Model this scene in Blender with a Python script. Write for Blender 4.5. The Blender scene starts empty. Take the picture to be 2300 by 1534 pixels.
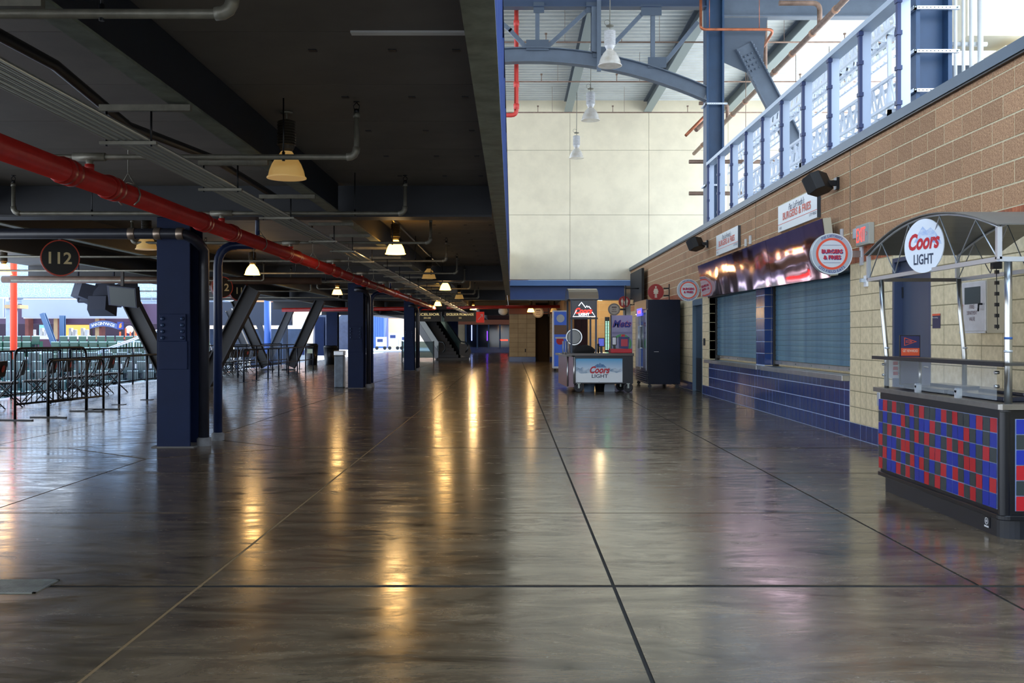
import bpy, math, random
from mathutils import Vector, Matrix
random.seed(7)
R = math.radians
scn = bpy.context.scene
COL = scn.collection
# ---------------------------------------------------------------- camera
cam_d = bpy.data.cameras.new('camera'); cam = bpy.data.objects.new('camera', cam_d); COL.objects.link(cam)
cam.location = (0, 0, 1.3); cam.rotation_euler = (R(90), 0, 0)
cam_d.sensor_width = 36; cam_d.lens = 36 * 2250 / 2300
cam_d.shift_y = -10 / 2300; cam_d.clip_end = 600; cam_d.clip_start = .05
scn.camera = cam
# ---------------------------------------------------------------- sky, sun, exposure
scn.view_settings.view_transform = 'Standard'; scn.view_settings.look = 'None'
scn.view_settings.gamma = 1; scn.view_settings.use_curve_mapping = False
scn.view_settings.exposure = 1.15
w = bpy.data.worlds.new('sky'); scn.world = w; w.use_nodes = True
nt = w.node_tree; bg = nt.nodes['Background']
tc = nt.nodes.new('ShaderNodeTexCoord'); sx = nt.nodes.new('ShaderNodeSeparateXYZ'); rp = nt.nodes.new('ShaderNodeValToRGB')
nt.links.new(tc.outputs['Generated'], sx.inputs[0]); nt.links.new(sx.outputs['Z'], rp.inputs[0]); nt.links.new(rp.outputs[0], bg.inputs[0])
rp.color_ramp.elements[0].position = 0.0; rp.color_ramp.elements[0].color = (.84, .91, 1.0, 1)
rp.color_ramp.elements[1].position = .6; rp.color_ramp.elements[1].color = (.55, .74, 1.0, 1)
bg.inputs[1].default_value = 2.0
sd = bpy.data.lights.new('sun', 'SUN'); sun = bpy.data.objects.new('sun', sd); COL.objects.link(sun)
sd.energy = 5.0; sd.angle = R(1.5); sd.color = (1, .93, .80)
_v = Vector((-.6 * math.cos(R(40)), -.8 * math.cos(R(40)), -math.sin(R(40))))   # from the far right, heading left and towards the viewer
sun.rotation_euler = _v.to_track_quat('-Z', 'Y').to_euler(); sun.location = (60, 90, 60)

# ---------------------------------------------------------------- helpers
def lin(h):
    h = h.lstrip('#'); o = []
    for i in (0, 2, 4):
        c = int(h[i:i + 2], 16) / 255
        o.append(c / 12.92 if c <= .04045 else ((c + .055) / 1.055) ** 2.4)
    return (*o, 1)
_m = {}
def mat(name, col, rough=.6, metal=0.0, noise=0.0, scale=4.0, bump=0.0, emit=None, es=0.0, stretch=(1, 1, 1), rnd=0.0, alpha=None, trans=0.0, detail=4, space='Object', col2=None, ior=None, bscale=None):
    if name in _m: return _m[name]
    m = bpy.data.materials.new(name); m.use_nodes = True; _m[name] = m
    n = m.node_tree.nodes; l = m.node_tree.links; b = n['Principled BSDF']
    c = lin(col) if isinstance(col, str) else col
    b.inputs['Base Color'].default_value = c; b.inputs['Roughness'].default_value = rough; b.inputs['Metallic'].default_value = metal
    if ior: b.inputs['IOR'].default_value = ior
    if trans: b.inputs['Transmission Weight'].default_value = trans
    if alpha is not None: b.inputs['Alpha'].default_value = alpha
    if emit: b.inputs['Emission Color'].default_value = lin(emit); b.inputs['Emission Strength'].default_value = es
    if noise or bump or rnd:
        g = n.new('ShaderNodeTexCoord') if space == 'Object' else n.new('ShaderNodeNewGeometry')
        mp = n.new('ShaderNodeMapping'); mp.inputs['Scale'].default_value = stretch
        l.new(g.outputs['Object' if space == 'Object' else 'Position'], mp.inputs[0])
        t = n.new('ShaderNodeTexNoise'); t.inputs['Scale'].default_value = scale; t.inputs['Detail'].default_value = detail; t.inputs['Roughness'].default_value = .62
        l.new(mp.outputs[0], t.inputs['Vector'])
        if noise or rnd:
            r = n.new('ShaderNodeValToRGB'); k = noise
            c2 = lin(col2) if col2 else tuple(x * (1 - k) for x in c[:3]) + (1,)
            c3 = c if col2 else tuple(min(1, x * (1 + k)) for x in c[:3]) + (1,)
            r.color_ramp.elements[0].position = .35; r.color_ramp.elements[1].position = .65
            r.color_ramp.elements[0].color = c2; r.color_ramp.elements[1].color = c3
            l.new(t.outputs['Fac'], r.inputs[0]); out = r.outputs[0]
            if rnd:
                oi = n.new('ShaderNodeObjectInfo'); mr = n.new('ShaderNodeMapRange'); mr.inputs[3].default_value = 1 - rnd; mr.inputs[4].default_value = 1 + rnd
                l.new(oi.outputs['Random'], mr.inputs[0])
                mx = n.new('ShaderNodeHueSaturation'); l.new(mr.outputs[0], mx.inputs['Value']); l.new(out, mx.inputs['Color']); out = mx.outputs[0]
            l.new(out, b.inputs['Base Color'])
        if bump:
            t2 = t
            if bscale:
                t2 = n.new('ShaderNodeTexNoise'); t2.inputs['Scale'].default_value = bscale; t2.inputs['Detail'].default_value = 3; l.new(mp.outputs[0], t2.inputs['Vector'])
            bp = n.new('ShaderNodeBump'); bp.inputs['Strength'].default_value = bump; bp.inputs['Distance'].default_value = .02
            l.new(t2.outputs['Fac'], bp.inputs['Height']); l.new(bp.outputs[0], b.inputs['Normal'])
    return m
class MB:
    def __init__(s): s.v = []; s.f = []; s.mi = []; s.sm = set()
    def add(s, vs, fs, mi=0, smooth=False):
        o = len(s.v); s.v += [tuple(x) for x in vs]
        for f in fs:
            if smooth: s.sm.add(len(s.f))
            s.f.append([i + o for i in f]); s.mi.append(mi)
        return s
    def box(s, x0, x1, y0, y1, z0, z1, mi=0):
        x0, x1 = sorted((x0, x1)); y0, y1 = sorted((y0, y1)); z0, z1 = sorted((z0, z1))
        return s.add([(x0, y0, z0), (x1, y0, z0), (x1, y1, z0), (x0, y1, z0), (x0, y0, z1), (x1, y0, z1), (x1, y1, z1), (x0, y1, z1)],
                     [(0, 3, 2, 1), (4, 5, 6, 7), (0, 1, 5, 4), (1, 2, 6, 5), (2, 3, 7, 6), (3, 0, 4, 7)], mi)
    def bar(s, p0, p1, w, h, up=(0, 0, 1), mi=0):          # rectangular bar
        p0 = Vector(p0); p1 = Vector(p1); d = (p1 - p0).normalized(); up = Vector(up)
        a = d.cross(up)
        if a.length < 1e-4: a = d.cross(Vector((0, 1, 0)))
        a.normalize(); b = a.cross(d).normalized(); a = a * w / 2; b = b * h / 2
        vs = [p + i * a + j * b for p in (p0, p1) for i, j in ((-1, -1), (1, -1), (1, 1), (-1, 1))]
        return s.add(vs, [(0, 1, 2, 3), (7, 6, 5, 4), (0, 4, 5, 1), (1, 5, 6, 2), (2, 6, 7, 3), (3, 7, 4, 0)], mi)
    def ibeam(s, p0, p1, wid, dep, tf=.025, tw=.015, up=(0, 0, 1), mi=0, ang=False):
        p0 = Vector(p0); p1 = Vector(p1); d = (p1 - p0).normalized(); a = d.cross(Vector(up)).normalized(); b = a.cross(d).normalized()
        for o in (dep / 2 - tf / 2, -dep / 2 + tf / 2): s.bar(p0 + b * o, p1 + b * o, wid, tf, b, mi)
        return s.bar(p0, p1, tw, dep - 2 * tf, b, mi)
    def tube(s, pts, r, n=10, cap=True, mi=0, closed=False):
        pts = [Vector(p) for p in pts]; N = len(pts); rr = r if isinstance(r, (list, tuple)) else [r] * N
        t0 = (pts[1] - pts[0]).normalized(); u = t0.cross(Vector((0, 0, 1)))
        if u.length < .05: u = t0.cross(Vector((0, 1, 0)))
        u.normalize(); vs = []
        for i, p in enumerate(pts):
            a = pts[(i + 1) % N] if closed or i < N - 1 else p; b = pts[i - 1] if closed or i > 0 else p
            t = (a - b).normalized(); u = (u - t * u.dot(t)).normalized(); w_ = t.cross(u)
            for k in range(n):
                g = 2 * math.pi * k / n; vs.append(p + (u * math.cos(g) + w_ * math.sin(g)) * rr[i])
        fs = []
        for i in range(N if closed else N - 1):
            j = (i + 1) % N
            for k in range(n): fs.append((i * n + k, i * n + (k + 1) % n, j * n + (k + 1) % n, j * n + k))
        s.add(vs, fs, mi, True)
        if cap and not closed:
            o = len(s.v) - len(vs); s.f.append([o + k for k in range(n)][::-1]); s.mi.append(mi); s.f.append([o + (N - 1) * n + k for k in range(n)]); s.mi.append(mi)
        return s
    def lathe(s, prof, c, n=24, ax='z', mi=0, smooth=True):
        c = Vector(c); vs = []
        for r, h in prof:
            for k in range(n):
                g = 2 * math.pi * k / n; x, y = r * math.cos(g), r * math.sin(g)
                vs.append(c + Vector((x, y, h) if ax == 'z' else ((x, h, y) if ax == 'y' else (h, x, y))))
        fs = [(i * n + k, i * n + (k + 1) % n, (i + 1) * n + (k + 1) % n, (i + 1) * n + k) for i in range(len(prof) - 1) for k in range(n)]
        s.add(vs, fs, mi, smooth); o = len(s.v) - len(vs)
        for i in (0, len(prof) - 1):
            if prof[i][0] > 1e-4: s.f.append([o + i * n + k for k in range(n)]); s.mi.append(mi)
        return s
    def prism(s, poly, origin, u, v, th, mi=0):             # polygon in plane (u,v) extruded th along u x v
        o = Vector(origin); u = Vector(u); v = Vector(v); nn = u.cross(v).normalized() * th; n = len(poly)
        vs = [o + u * a + v * b for a, b in poly] + [o + u * a + v * b + nn for a, b in poly]
        return s.add(vs, [list(range(n))[::-1], [n + i for i in range(n)]] + [(i, (i + 1) % n, n + (i + 1) % n, n + i) for i in range(n)], mi)
    def disc(s, c, r, th, nrm=(0, -1, 0), n=36, mi=0, r0=0):
        nrm = Vector(nrm).normalized(); u = nrm.cross(Vector((0, 0, 1)))
        if u.length < .01: u = Vector((1, 0, 0))
        u.normalize(); v = nrm.cross(u); c = Vector(c); P = lambda rad, h, k: c + nrm * h + (u * math.cos(2 * math.pi * k / n) + v * math.sin(2 * math.pi * k / n)) * rad
        if r0:
            vs = [P(a, h, k) for a, h in ((r, 0), (r, th), (r0, th), (r0, 0)) for k in range(n)]
            return s.add(vs, [(i * n + k, i * n + (k + 1) % n, ((i + 1) % 4) * n + (k + 1) % n, ((i + 1) % 4) * n + k) for i in range(4) for k in range(n)], mi)
        vs = [P(r, h, k) for h in (0, th) for k in range(n)]
        return s.add(vs, [list(range(n))[::-1], list(range(n, 2 * n))] + [(k, (k + 1) % n, n + (k + 1) % n, n + k) for k in range(n)], mi)
def wloc(o):
    v = Vector((0, 0, 0))
    while o: v += Vector(o.location); o = o.parent
    return v
def obj(name, mb, m, parent=None, bevel=0, kind=None, label=None, loc=None):
    me = bpy.data.meshes.new(name); base = wloc(parent)
    L = Vector(loc) if loc is not None else base
    me.from_pydata([(x - L.x, y - L.y, z - L.z) for x, y, z in mb.v], [], mb.f); me.validate()
    for mm in (m if isinstance(m, (list, tuple)) else [m]): me.materials.append(mm)
    if any(mb.mi) or mb.sm:
        if len(me.polygons) == len(mb.f):
            me.polygons.foreach_set('material_index', mb.mi)
            me.polygons.foreach_set('use_smooth', [i in mb.sm for i in range(len(mb.f))])
    o = bpy.data.objects.new(name, me); COL.objects.link(o)
    if parent: o.parent = parent
    o.location = L - base
    if bevel:
        b = o.modifiers.new('b', 'BEVEL'); b.width = bevel; b.segments = 2; b.limit_method = 'ANGLE'
    if kind: o['kind'] = kind
    if label: o['label'] = label
    return o
def tag(o, label, cat, group=None):
    o['label'] = label; o['category'] = cat
    if group: o['group'] = group
    return o
def thing(name, label, cat, loc, group=None):
    o = bpy.data.objects.new(name, None); COL.objects.link(o); o.location = loc; o.empty_display_size = .2
    return tag(o, label, cat, group)
def dup(root, loc, label=None, group=None, rz=None, sc=None):
    def cp(o, par):
        c = o.copy(); COL.objects.link(c)
        if par: c.parent = par
        for ch in [x for x in o.children]: cp(ch, c)
        return c
    r = cp(root, None); r.location = loc
    if label: r['label'] = label
    if group: r['group'] = group
    if rz is not None: r.rotation_euler.z = rz
    if sc: r.scale = sc
    return r
def copies(name, me, locs, parent=None, scales=None, rots=None):    # alike pieces sharing one mesh
    base = wloc(parent); out = []
    for i, p in enumerate(locs):
        o = bpy.data.objects.new(name, me); COL.objects.link(o); o.location = Vector(p) - base
        if parent: o.parent = parent
        if scales: o.scale = scales[i]
        if rots: o.rotation_euler = rots[i]
        out.append(o)
    return out
def mesh(mb, m, name='m'):
    me = bpy.data.meshes.new(name); me.from_pydata(mb.v, [], mb.f)
    for mm in (m if isinstance(m, (list, tuple)) else [m]): me.materials.append(mm)
    me.polygons.foreach_set('material_index', mb.mi); me.polygons.foreach_set('use_smooth', [i in mb.sm for i in range(len(mb.f))])
    return me
def fmesh(body, off=0.0, shear=0.0, space=1.0):
    cu = bpy.data.curves.new('t', 'FONT'); cu.body = body; cu.size = 1; cu.offset = off; cu.shear = shear; cu.space_character = space; cu.resolution_u = 3
    cu.align_x = 'CENTER'; cu.align_y = 'CENTER'; cu.fill_mode = 'FRONT'
    o = bpy.data.objects.new('t', cu); COL.objects.link(o); dg = bpy.context.evaluated_depsgraph_get()
    me = o.evaluated_get(dg).to_mesh(); v = [tuple(a.co) for a in me.vertices]; f = [list(p.vertices) for p in me.polygons]
    o.evaluated_get(dg).to_mesh_clear(); bpy.data.objects.remove(o); bpy.data.curves.remove(cu)
    return v, f
def text(body, c, u, v, h, m, parent, off=0.0, shear=0.0, width=None, name='lettering', mb=None, rot=0, space=1.0):
    vs, fs = fmesh(body, off, shear, space); c = Vector(c); u = Vector(u); v = Vector(v)
    if not vs: return
    x0 = min(a[0] for a in vs); x1 = max(a[0] for a in vs); y0 = min(a[1] for a in vs); y1 = max(a[1] for a in vs)
    sy = h / (y1 - y0); sx_ = width / (x1 - x0) if width else sy
    cr, sr = math.cos(rot), math.sin(rot); out = []
    for a in vs:
        p, q = (a[0] - (x0 + x1) / 2) * sx_, (a[1] - (y0 + y1) / 2) * sy
        out.append(c + u * (p * cr - q * sr) + v * (p * sr + q * cr))
    own = mb is None; mb = mb or MB(); mb.add(out, fs)
    if own: return obj(name, mb, m, parent)
def arctext(body, c, u, v, r, h, m, parent, a0, a1, bottom=False, off=0, shear=0, name='lettering'):
    mb = MB(); c = Vector(c); U = Vector(u); V = Vector(v); n = len(body)
    wd = [.45 if ch in "iIl' " else (.8 if ch.islower() else 1) for ch in body]; tot = sum(wd); acc = 0
    for ch, q in zip(body, wd):
        t = (acc + q / 2) / tot; acc += q
        if ch == ' ': continue
        a = a0 + (a1 - a0) * t; rot = a + math.pi / 2 if bottom else a - math.pi / 2
        hh = h * (.45 if ch == "'" else (.78 if ch in 'aoeur s'.replace(' ', '') else 1))
        text(ch, c + (U * math.cos(a) + V * math.sin(a)) * (r + (h * .3 if ch == "'" else 0)), u, v, hh, None, None, off, shear, mb=mb, rot=rot)
    return obj(name, mb, m, parent)
EX, EY, EZ = (1, 0, 0), (0, 1, 0), (0, 0, 1); LFT = (0, -1, 0)   # LFT: reading direction on the right-hand wall
def arc(p0, p1, p2, n=6):                                        # rounded corner p0 -> p1 -> p2 (quadratic)
    p0, p1, p2 = Vector(p0), Vector(p1), Vector(p2)
    return [(1 - t) ** 2 * p0 + 2 * t * (1 - t) * p1 + t * t * p2 for t in [i / n for i in range(n + 1)]]

_o1 = ['', 'first', 'second', 'third', 'fourth', 'fifth', 'sixth', 'seventh', 'eighth', 'ninth', 'tenth', 'eleventh', 'twelfth', 'thirteenth', 'fourteenth', 'fifteenth', 'sixteenth', 'seventeenth', 'eighteenth', 'nineteenth', 'twentieth']
def ordw(n): return _o1[n] if n <= 20 else 'twenty' + _o1[n - 20]
# ---------------------------------------------------------------- materials
navy = mat('navy_paint', '#0b1d40', .6, 0, .10, 2.5, .05)
navyl = mat('grey_blue_paint', '#5b6878', .45, 0, .08, 2.5, .04)
dark = mat('dark_paint', '#181c24', .5, 0, .15, 3)
black = mat('black_plastic', '#0c0d10', .4)
blackm = mat('black_metal', '#14161b', .35, .3)
galv = mat('galvanised_steel', '#8a9089', .38, .75, .25, 7)
flange = mat('bare_flange', '#6f776c', .5, .3, .3, 5, .1)
steel = mat('stainless_steel', '#b9bab8', .28, .95, .08, 6, stretch=(1, 1, .1))
alum = mat('aluminium', '#c9cfd6', .35, .6)
white = mat('white_paint', '#e9eaec', .5)
offw = mat('off_white', '#cfd0cd', .5, noise=.05)
pipeg = mat('grey_iron_pipe', '#77756a', .45, .4, .2, 8)
redp = mat('red_pipe', '#a8251f', .35, 0, .12, 6)
orangep = mat('copper_pipe', '#b0694a', .4, .5, .2, 6)
brownp = mat('brown_pipe', '#8d7566', .5, .3, .2, 6)
cream = mat('cream_panel', '#ece2c8', .8, 0, .06, 1.2, .05)
ceilm = mat('ceiling_panel', '#625d56', .7, 0, .12, 1.5, .03)
deckm = mat('roof_deck', '#d5dad8', .5, .2, .08, 1)
navy.node_tree.nodes['Principled BSDF'].inputs['Specular IOR Level'].default_value = .25
redw = mat('red_sign', '#a5221f', .4)
ink = mat('navy_ink', '#1f2f63', .5)
redink = mat('red_ink', '#c4202b', .5)
orink = mat('orange_ink', '#e2572f', .5)
# ================================================================ FLOOR
def floor_mat():
    m = bpy.data.materials.new('polished_concrete'); m.use_nodes = True; n = m.node_tree.nodes; l = m.node_tree.links; b = n['Principled BSDF']
    g = n.new('ShaderNodeNewGeometry')
    def nz(scale, st, det=6, rough=.65, dist=0.0):
        mp = n.new('ShaderNodeMapping'); mp.inputs['Scale'].default_value = st; l.new(g.outputs['Position'], mp.inputs[0])
        t = n.new('ShaderNodeTexNoise'); t.inputs['Scale'].default_value = scale; t.inputs['Detail'].default_value = det; t.inputs['Roughness'].default_value = rough; t.inputs['Distortion'].default_value = dist
        l.new(mp.outputs[0], t.inputs['Vector']); return t.outputs['Fac']
    def ramp(f, p0, c0, p1, c1):
        r = n.new('ShaderNodeValToRGB'); r.color_ramp.elements[0].position = p0; r.color_ramp.elements[0].color = c0; r.color_ramp.elements[1].position = p1; r.color_ramp.elements[1].color = c1
        l.new(f, r.inputs[0]); return r.outputs[0]
    base = ramp(nz(1.3, (.7, 1.9, 1), 10, .78, 1.2), .36, lin('#3a2f23'), .64, lin('#7a6952'))
    oi = n.new('ShaderNodeObjectInfo'); mr = n.new('ShaderNodeMapRange'); mr.inputs[3].default_value = .88; mr.inputs[4].default_value = 1.12; l.new(oi.outputs['Random'], mr.inputs[0])
    hs = n.new('ShaderNodeHueSaturation'); l.new(mr.outputs[0], hs.inputs['Value']); l.new(base, hs.inputs['Color'])
    def mix(fac, a, bcol):
        x = n.new('ShaderNodeMix'); x.data_type = 'RGBA'; l.new(fac, x.inputs[0]); l.new(a, x.inputs[6])
        if isinstance(bcol, tuple): x.inputs[7].default_value = bcol
        else: l.new(bcol, x.inputs[7])
        return x.outputs[2]
    scr = ramp(nz(2.6, (.8, 2.6, 1), 12, .84, 2.2), .585, (0, 0, 0, 1), .70, (.8, .8, .8, 1))
    c = mix(scr, hs.outputs[0], lin('#8d8373'))
    spot = ramp(nz(6.0, (1, 2.4, 1), 10, .8, .8), .58, (0, 0, 0, 1), .68, (.8, .8, .8, 1))
    c = mix(spot, c, lin('#2c2720'))
    l.new(c, b.inputs['Base Color'])
    rr = ramp(nz(2.2, (.7, 2.2, 1), 12, .8, 1.2), .38, (.10, .10, .10, 1), .64, (.30, .30, .30, 1)); l.new(rr, b.inputs['Roughness'])
    b.inputs['IOR'].default_value = 1.85
    bp = n.new('ShaderNodeBump'); bp.inputs['Strength'].default_value = .045; bp.inputs['Distance'].default_value = .01
    l.new(nz(1.6, (1, 1, 1), 5, .6), bp.inputs['Height']); l.new(bp.outputs[0], b.inputs['Normal'])
    return m
conc = floor_mat()
joint = mat('joint_sealant', '#1d1a16', .8)
jointy = mat('tan_joint', '#8a6f4a', .7)
fb = MB().box(-10.8, 14, -16, 130, -.35, -.004)
floor = obj('floor', fb, joint, kind='structure')
XS = [-10.8, -8.5, -6.2, -3.9, -1.63, .53, 2.44, 4.42]
YS = [5.23 + 2.17 * k for k in range(-9, 36)]
DIA = {3: 11.74, 9: 24.76, 15: 37.78}            # joint rows with a diamond slab round a column
A, B = 1.30, 1.05
for iy in range(len(YS) - 1):
    k = iy - 9
    for ix in range(len(XS) - 1):
        x0, x1, y0, y1 = XS[ix], XS[ix + 1], YS[iy], YS[iy + 1]
        gx, gy0, gy1 = .009, (.026 if k % 3 == 0 else .011), (.026 if (k + 1) % 3 == 0 else .011)
        x0 += gx if ix else 0; x1 -= gx; y0 += gy0; y1 -= gy1
        p = [(x0, y0), (x1, y0), (x1, y1), (x0, y1)]
        if k in DIA:      # slab row starts at the diamond centre
            if ix == 2: p = [(x0, y0), (x1 - A, y0), (x1, y0 + B), (x1, y1), (x0, y1)]
            if ix == 3: p = [(x0 + A, y0), (x1, y0), (x1, y1), (x0, y1), (x0, y0 + B)]
        if k + 1 in DIA:
            if ix == 2: p = [(x0, y0), (x1, y0), (x1, y1 - B), (x1 - A, y1), (x0, y1)]
            if ix == 3: p = [(x0, y0), (x1, y0), (x1, y1), (x0 + A, y1), (x0, y1 - B)]
        obj('slab', MB().prism(p, (0, 0, -.004), EX, EY, .004), conc, floor)
for k, y in DIA.items():
    q = .012; obj('slab', MB().prism([(-3.9 - A + q, y), (-3.9, y - B + q), (-3.9 + A - q, y), (-3.9, y + B - q)], (0, 0, -.004), EX, EY, .004), conc, floor)
obj('joint_strip', MB().box(-1.637, -1.623, -3, 26, -.004, -.0005), jointy, floor)
far = MB()
for j in range(24): 
    for ix in range(len(XS) - 1): far.box(XS[ix] + .006, XS[ix + 1] - .006, YS[-1] + .006 + j * 2.17, YS[-1] + (j + 1) * 2.17 - .006, -.004, 0)
for j in range(8):
    far.box(4.426, 13.9, 37.2 + j * 11.5, 37.2 + (j + 1) * 11.5 - .01, -.004, 0)
obj('slab', far, conc, floor, kind='stuff')
# drain grate
g = thing('floor_drain_grate', 'small perforated grey metal drain grate set in the concrete floor at lower left', 'grate', (-2.55, 5.2, 0))
gm = MB(); gx0, gx1, gy0, gy1 = -2.78, -2.42, 5.08, 5.36
gm.box(gx0, gx1, gy0, gy0 + .015, -.004, .004).box(gx0, gx1, gy1 - .015, gy1, -.004, .004).box(gx0, gx0 + .015, gy0, gy1, -.004, .004).box(gx1 - .015, gx1, gy0, gy1, -.004, .004)
obj('frame', gm, galv, g)
gm = MB()
for i in range(15): gm.box(gx0 + .02, gx1 - .02, gy0 + .02 + i * .017, gy0 + .029 + i * .017, -.003, .003)
for i in range(20): gm.box(gx0 + .02 + i * .0168, gx0 + .029 + i * .0168, gy0 + .015, gy1 - .015, -.003, .0025)
obj('grate', gm, galv, g, kind='stuff')

# ================================================================ CEILING of the low concourse (left)
CZ = 3.10; Y0 = -16; Y1 = 96
ceil = obj('ceiling', MB().box(-12.2, -.24, Y0, Y1, CZ + .02, CZ + .55), ceilm, kind='structure')
pts = []
pm = {}
for ix, (x0, x1) in enumerate(((-12.2, -8.55), (-8.45, -6.55), (-6.45, -4.3), (-4.3, -2.1), (-2.0, -.24))):
    pm[ix] = mesh(MB().box(0, x1 - x0, .004, 1.223, 0, .02), ceilm, 'panel')
    copies('panel', pm[ix], [(x0, 1.0 + j * 1.227, CZ) for j in range(40)], ceil)
st = MB()
for x0, x1 in ((-12.2, -.24),):
    for j in range(30): st.box(x0, x1, 50.1 + j * 1.227, 50.1 + j * 1.227 + 1.22, CZ, CZ + .02)
    for j in range(14): st.box(x0, x1, 1 - (j + 1) * 1.227, 1 - j * 1.227 - .004, CZ, CZ + .02)
obj('panel', st, ceilm, ceil, kind='stuff')
st = MB()
for j in range(0, 26):
    for x in (-.35, -.75, -1.25, -2.6, -3.4, -5.0, -5.7, -7.5):
        y = 1 + j * 1.227 + (.35 if int(x * 4) % 2 else 0); st.box(x - .025, x + .025, y, y + .05, CZ - .006, CZ)
obj('bolt_plate', st, dark, ceil, kind='stuff')
obj('cover_strip', MB().box(-.95, -.24, 1 + 3 * 1.227 + 1.2, 1 + 3 * 1.227 + 1.26, CZ - .012, CZ), offw, ceil)
# end girder / fascia on the atrium side
f = thing('edge_girder', 'long dark steel girder along the edge of the low ceiling beside the atrium', 'girder', (-.14, 9, 2.75))
obj('bottom_flange', MB().box(-.225, -.075, Y0, 34.6, 2.745, 2.765), flange, f)
obj('web', MB().box(-.13, -.105, Y0, 34.6, 2.765, 4.2), mat('girder_navy', '#233f7c', .45, 0, .1, 2), f)
obj('top_flange', MB().box(-.225, -.075, Y0, 34.6, 4.2, 4.23), navy, f)
st = MB()
for i in range(22):
    y = 2.2 + i * 1.5; st.box(-.1, -.078, y, y + .02, 2.77, 4.2)
obj('stiffener', st, mat('girder_navy', ''), f, kind='stuff')
par = obj('wall_left', MB().box(-.4, -.235, Y0, 37, 3.65, 4.45), cream, kind='structure')
for i in range(5):   # upper deck posts seen edge on
    y = 6.5 + 6.5 * i
    if i < 4: tag(obj('upper_deck_post', MB().ibeam((-.32, y, 4.45), (-.32, y, 9.9), .2, .16, .012, .01, (1, 0, 0)), navyl), f"slim steel post above the girder at the atrium's left edge, {['nearest','second nearest','third nearest','farthest'][i]} of four", 'post')
# longitudinal ceiling beams
def lbeam(x, lab, yend=Y1, w=.13):
    b = thing('ceiling_beam', lab, 'beam', (x, 9, 2.72))
    segs = [(-16, 11.74), (12.10, 25.09), (25.45, 38.19), (38.55, 50.99), (51.35, 63.99), (64.35, yend)]
    m1, m2 = MB(), MB()
    for a, c in segs: m1.box(x - w / 2, x + w / 2, a, c, 2.735, 2.752); m2.box(x - .012, x + .012, a, c, 2.752, CZ - .002)
    obj('bottom_flange', m1, flange, b); obj('web', m2, dark, b)
lbeam(-2.05, 'long steel ceiling beam with a pale mottled lower flange, beside the row of pendant lamps')
lbeam(-6.5, 'long steel ceiling beam left of the column row, above the round number signs')
lbeam(-8.5, 'long steel ceiling beam farthest left, over the queue railing')
for n_, (y, xa, lab) in enumerate(((11.75, -12.2, 'deep dark transverse girder crossing above the nearest steel column'), (25.1, -12.2, 'deep dark transverse girder crossing above the middle steel column'), (38.2, -12.2, 'deep dark transverse girder crossing above the third steel column'), (51.0, -12.2, 'deep dark transverse girder beyond the third column'), (64.0, -12.2, 'deep dark transverse girder near the escalator'))):
    b = thing('cross_girder', lab, 'girder', (-6, y, 2.7))
    obj('web', MB().box(xa, -.24, y - .012 + .17, y + .012 + .17, 2.735, CZ - .002), dark, b)
    obj('bottom_flange', MB().box(xa, -.24, y, y + .34, 2.71, 2.735), dark, b)
# ================================================================ RIGHT WALL
WX = 4.38
beige = mat('beige_block', '#ead9b4', .75, 0, .3, 14, .12, rnd=.05, detail=7, col2='#d2c19a', bscale=60)
brown = mat('brown_split_block', '#cba17a', .85, 0, .3, 70, .35, rnd=.14, bscale=90, detail=2, col2='#9b7253')
tile = mat('blue_glazed_tile', '#1b3670', .18, 0, .10, 3, rnd=.08)
brick = mat('orange_brick', '#a8603f', .7, 0, .2, 20, .3, rnd=.2)
mortar = mat('mortar', '#ddd0ac', .9, 0, .1, 20)
grout = mat('tile_grout', '#aebfe0', .8)
wall = obj('wall_right', MB().box(WX + .24, WX + .27, -12, 37, 0, 3.74), mortar, kind='structure')
HO = [(10.48, 11.53, 0, 2.20), (12.98, 17.38, .80, 2.24), (17.98, 22.30, .80, 2.24), (23.05, 24.30, 0, 2.20)]
def spans(z0, z1, a, b):
    iv = [(a, b)]
    for y0, y1, h0, h1 in HO:
        if h0 < z1 - .02 and h1 > z0 + .02:
            nv = []
            for p, q in iv:
                if y1 <= p or y0 >= q: nv.append((p, q)); continue
                if y0 > p: nv.append((p, y0))
                if y1 < q: nv.append((y1, q))
            iv = nv
    return iv
core = MB(); zs = [0, .80, 2.20, 2.24, 3.74]
for a, b in zip(zs, zs[1:]):
    for p, q in spans(a, b, -12, 37): core.box(WX + .0045, WX + .24, p, q, a, b)
obj('backing', core, mortar, wall)
def course(z0, z1, L, zone, m, name, lim, off, gap, lo=-12, hi=37, groutm=None, depth=.018):
    """one course of pieces on the wall face; those nearer than lim[1] are parts, the rest one joined part"""
    a0, a1 = zone; base = off - 60 * L; n0 = int((a0 - base) / L) - 1
    for p, q in spans(z0, z1, a0, a1):
        y = base + n0 * L
        while y < q:
            s, e = max(y, p), min(y + L, q)
            if e - s > .03:
                if lim[0] <= (s + e) / 2 <= lim[1]: PCS.setdefault((name, m), []).append((s + gap / 2, e - gap / 2, z0 + gap / 2, z1 - gap / 2, depth))
                else: STF.setdefault((name, m), MB()).box(WX + .02 - depth - .0, WX + .02, s + gap / 2, e - gap / 2, z0 + gap / 2, z1 - gap / 2)
            y += L
PCS, STF = {}, {}
C = .2032
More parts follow.
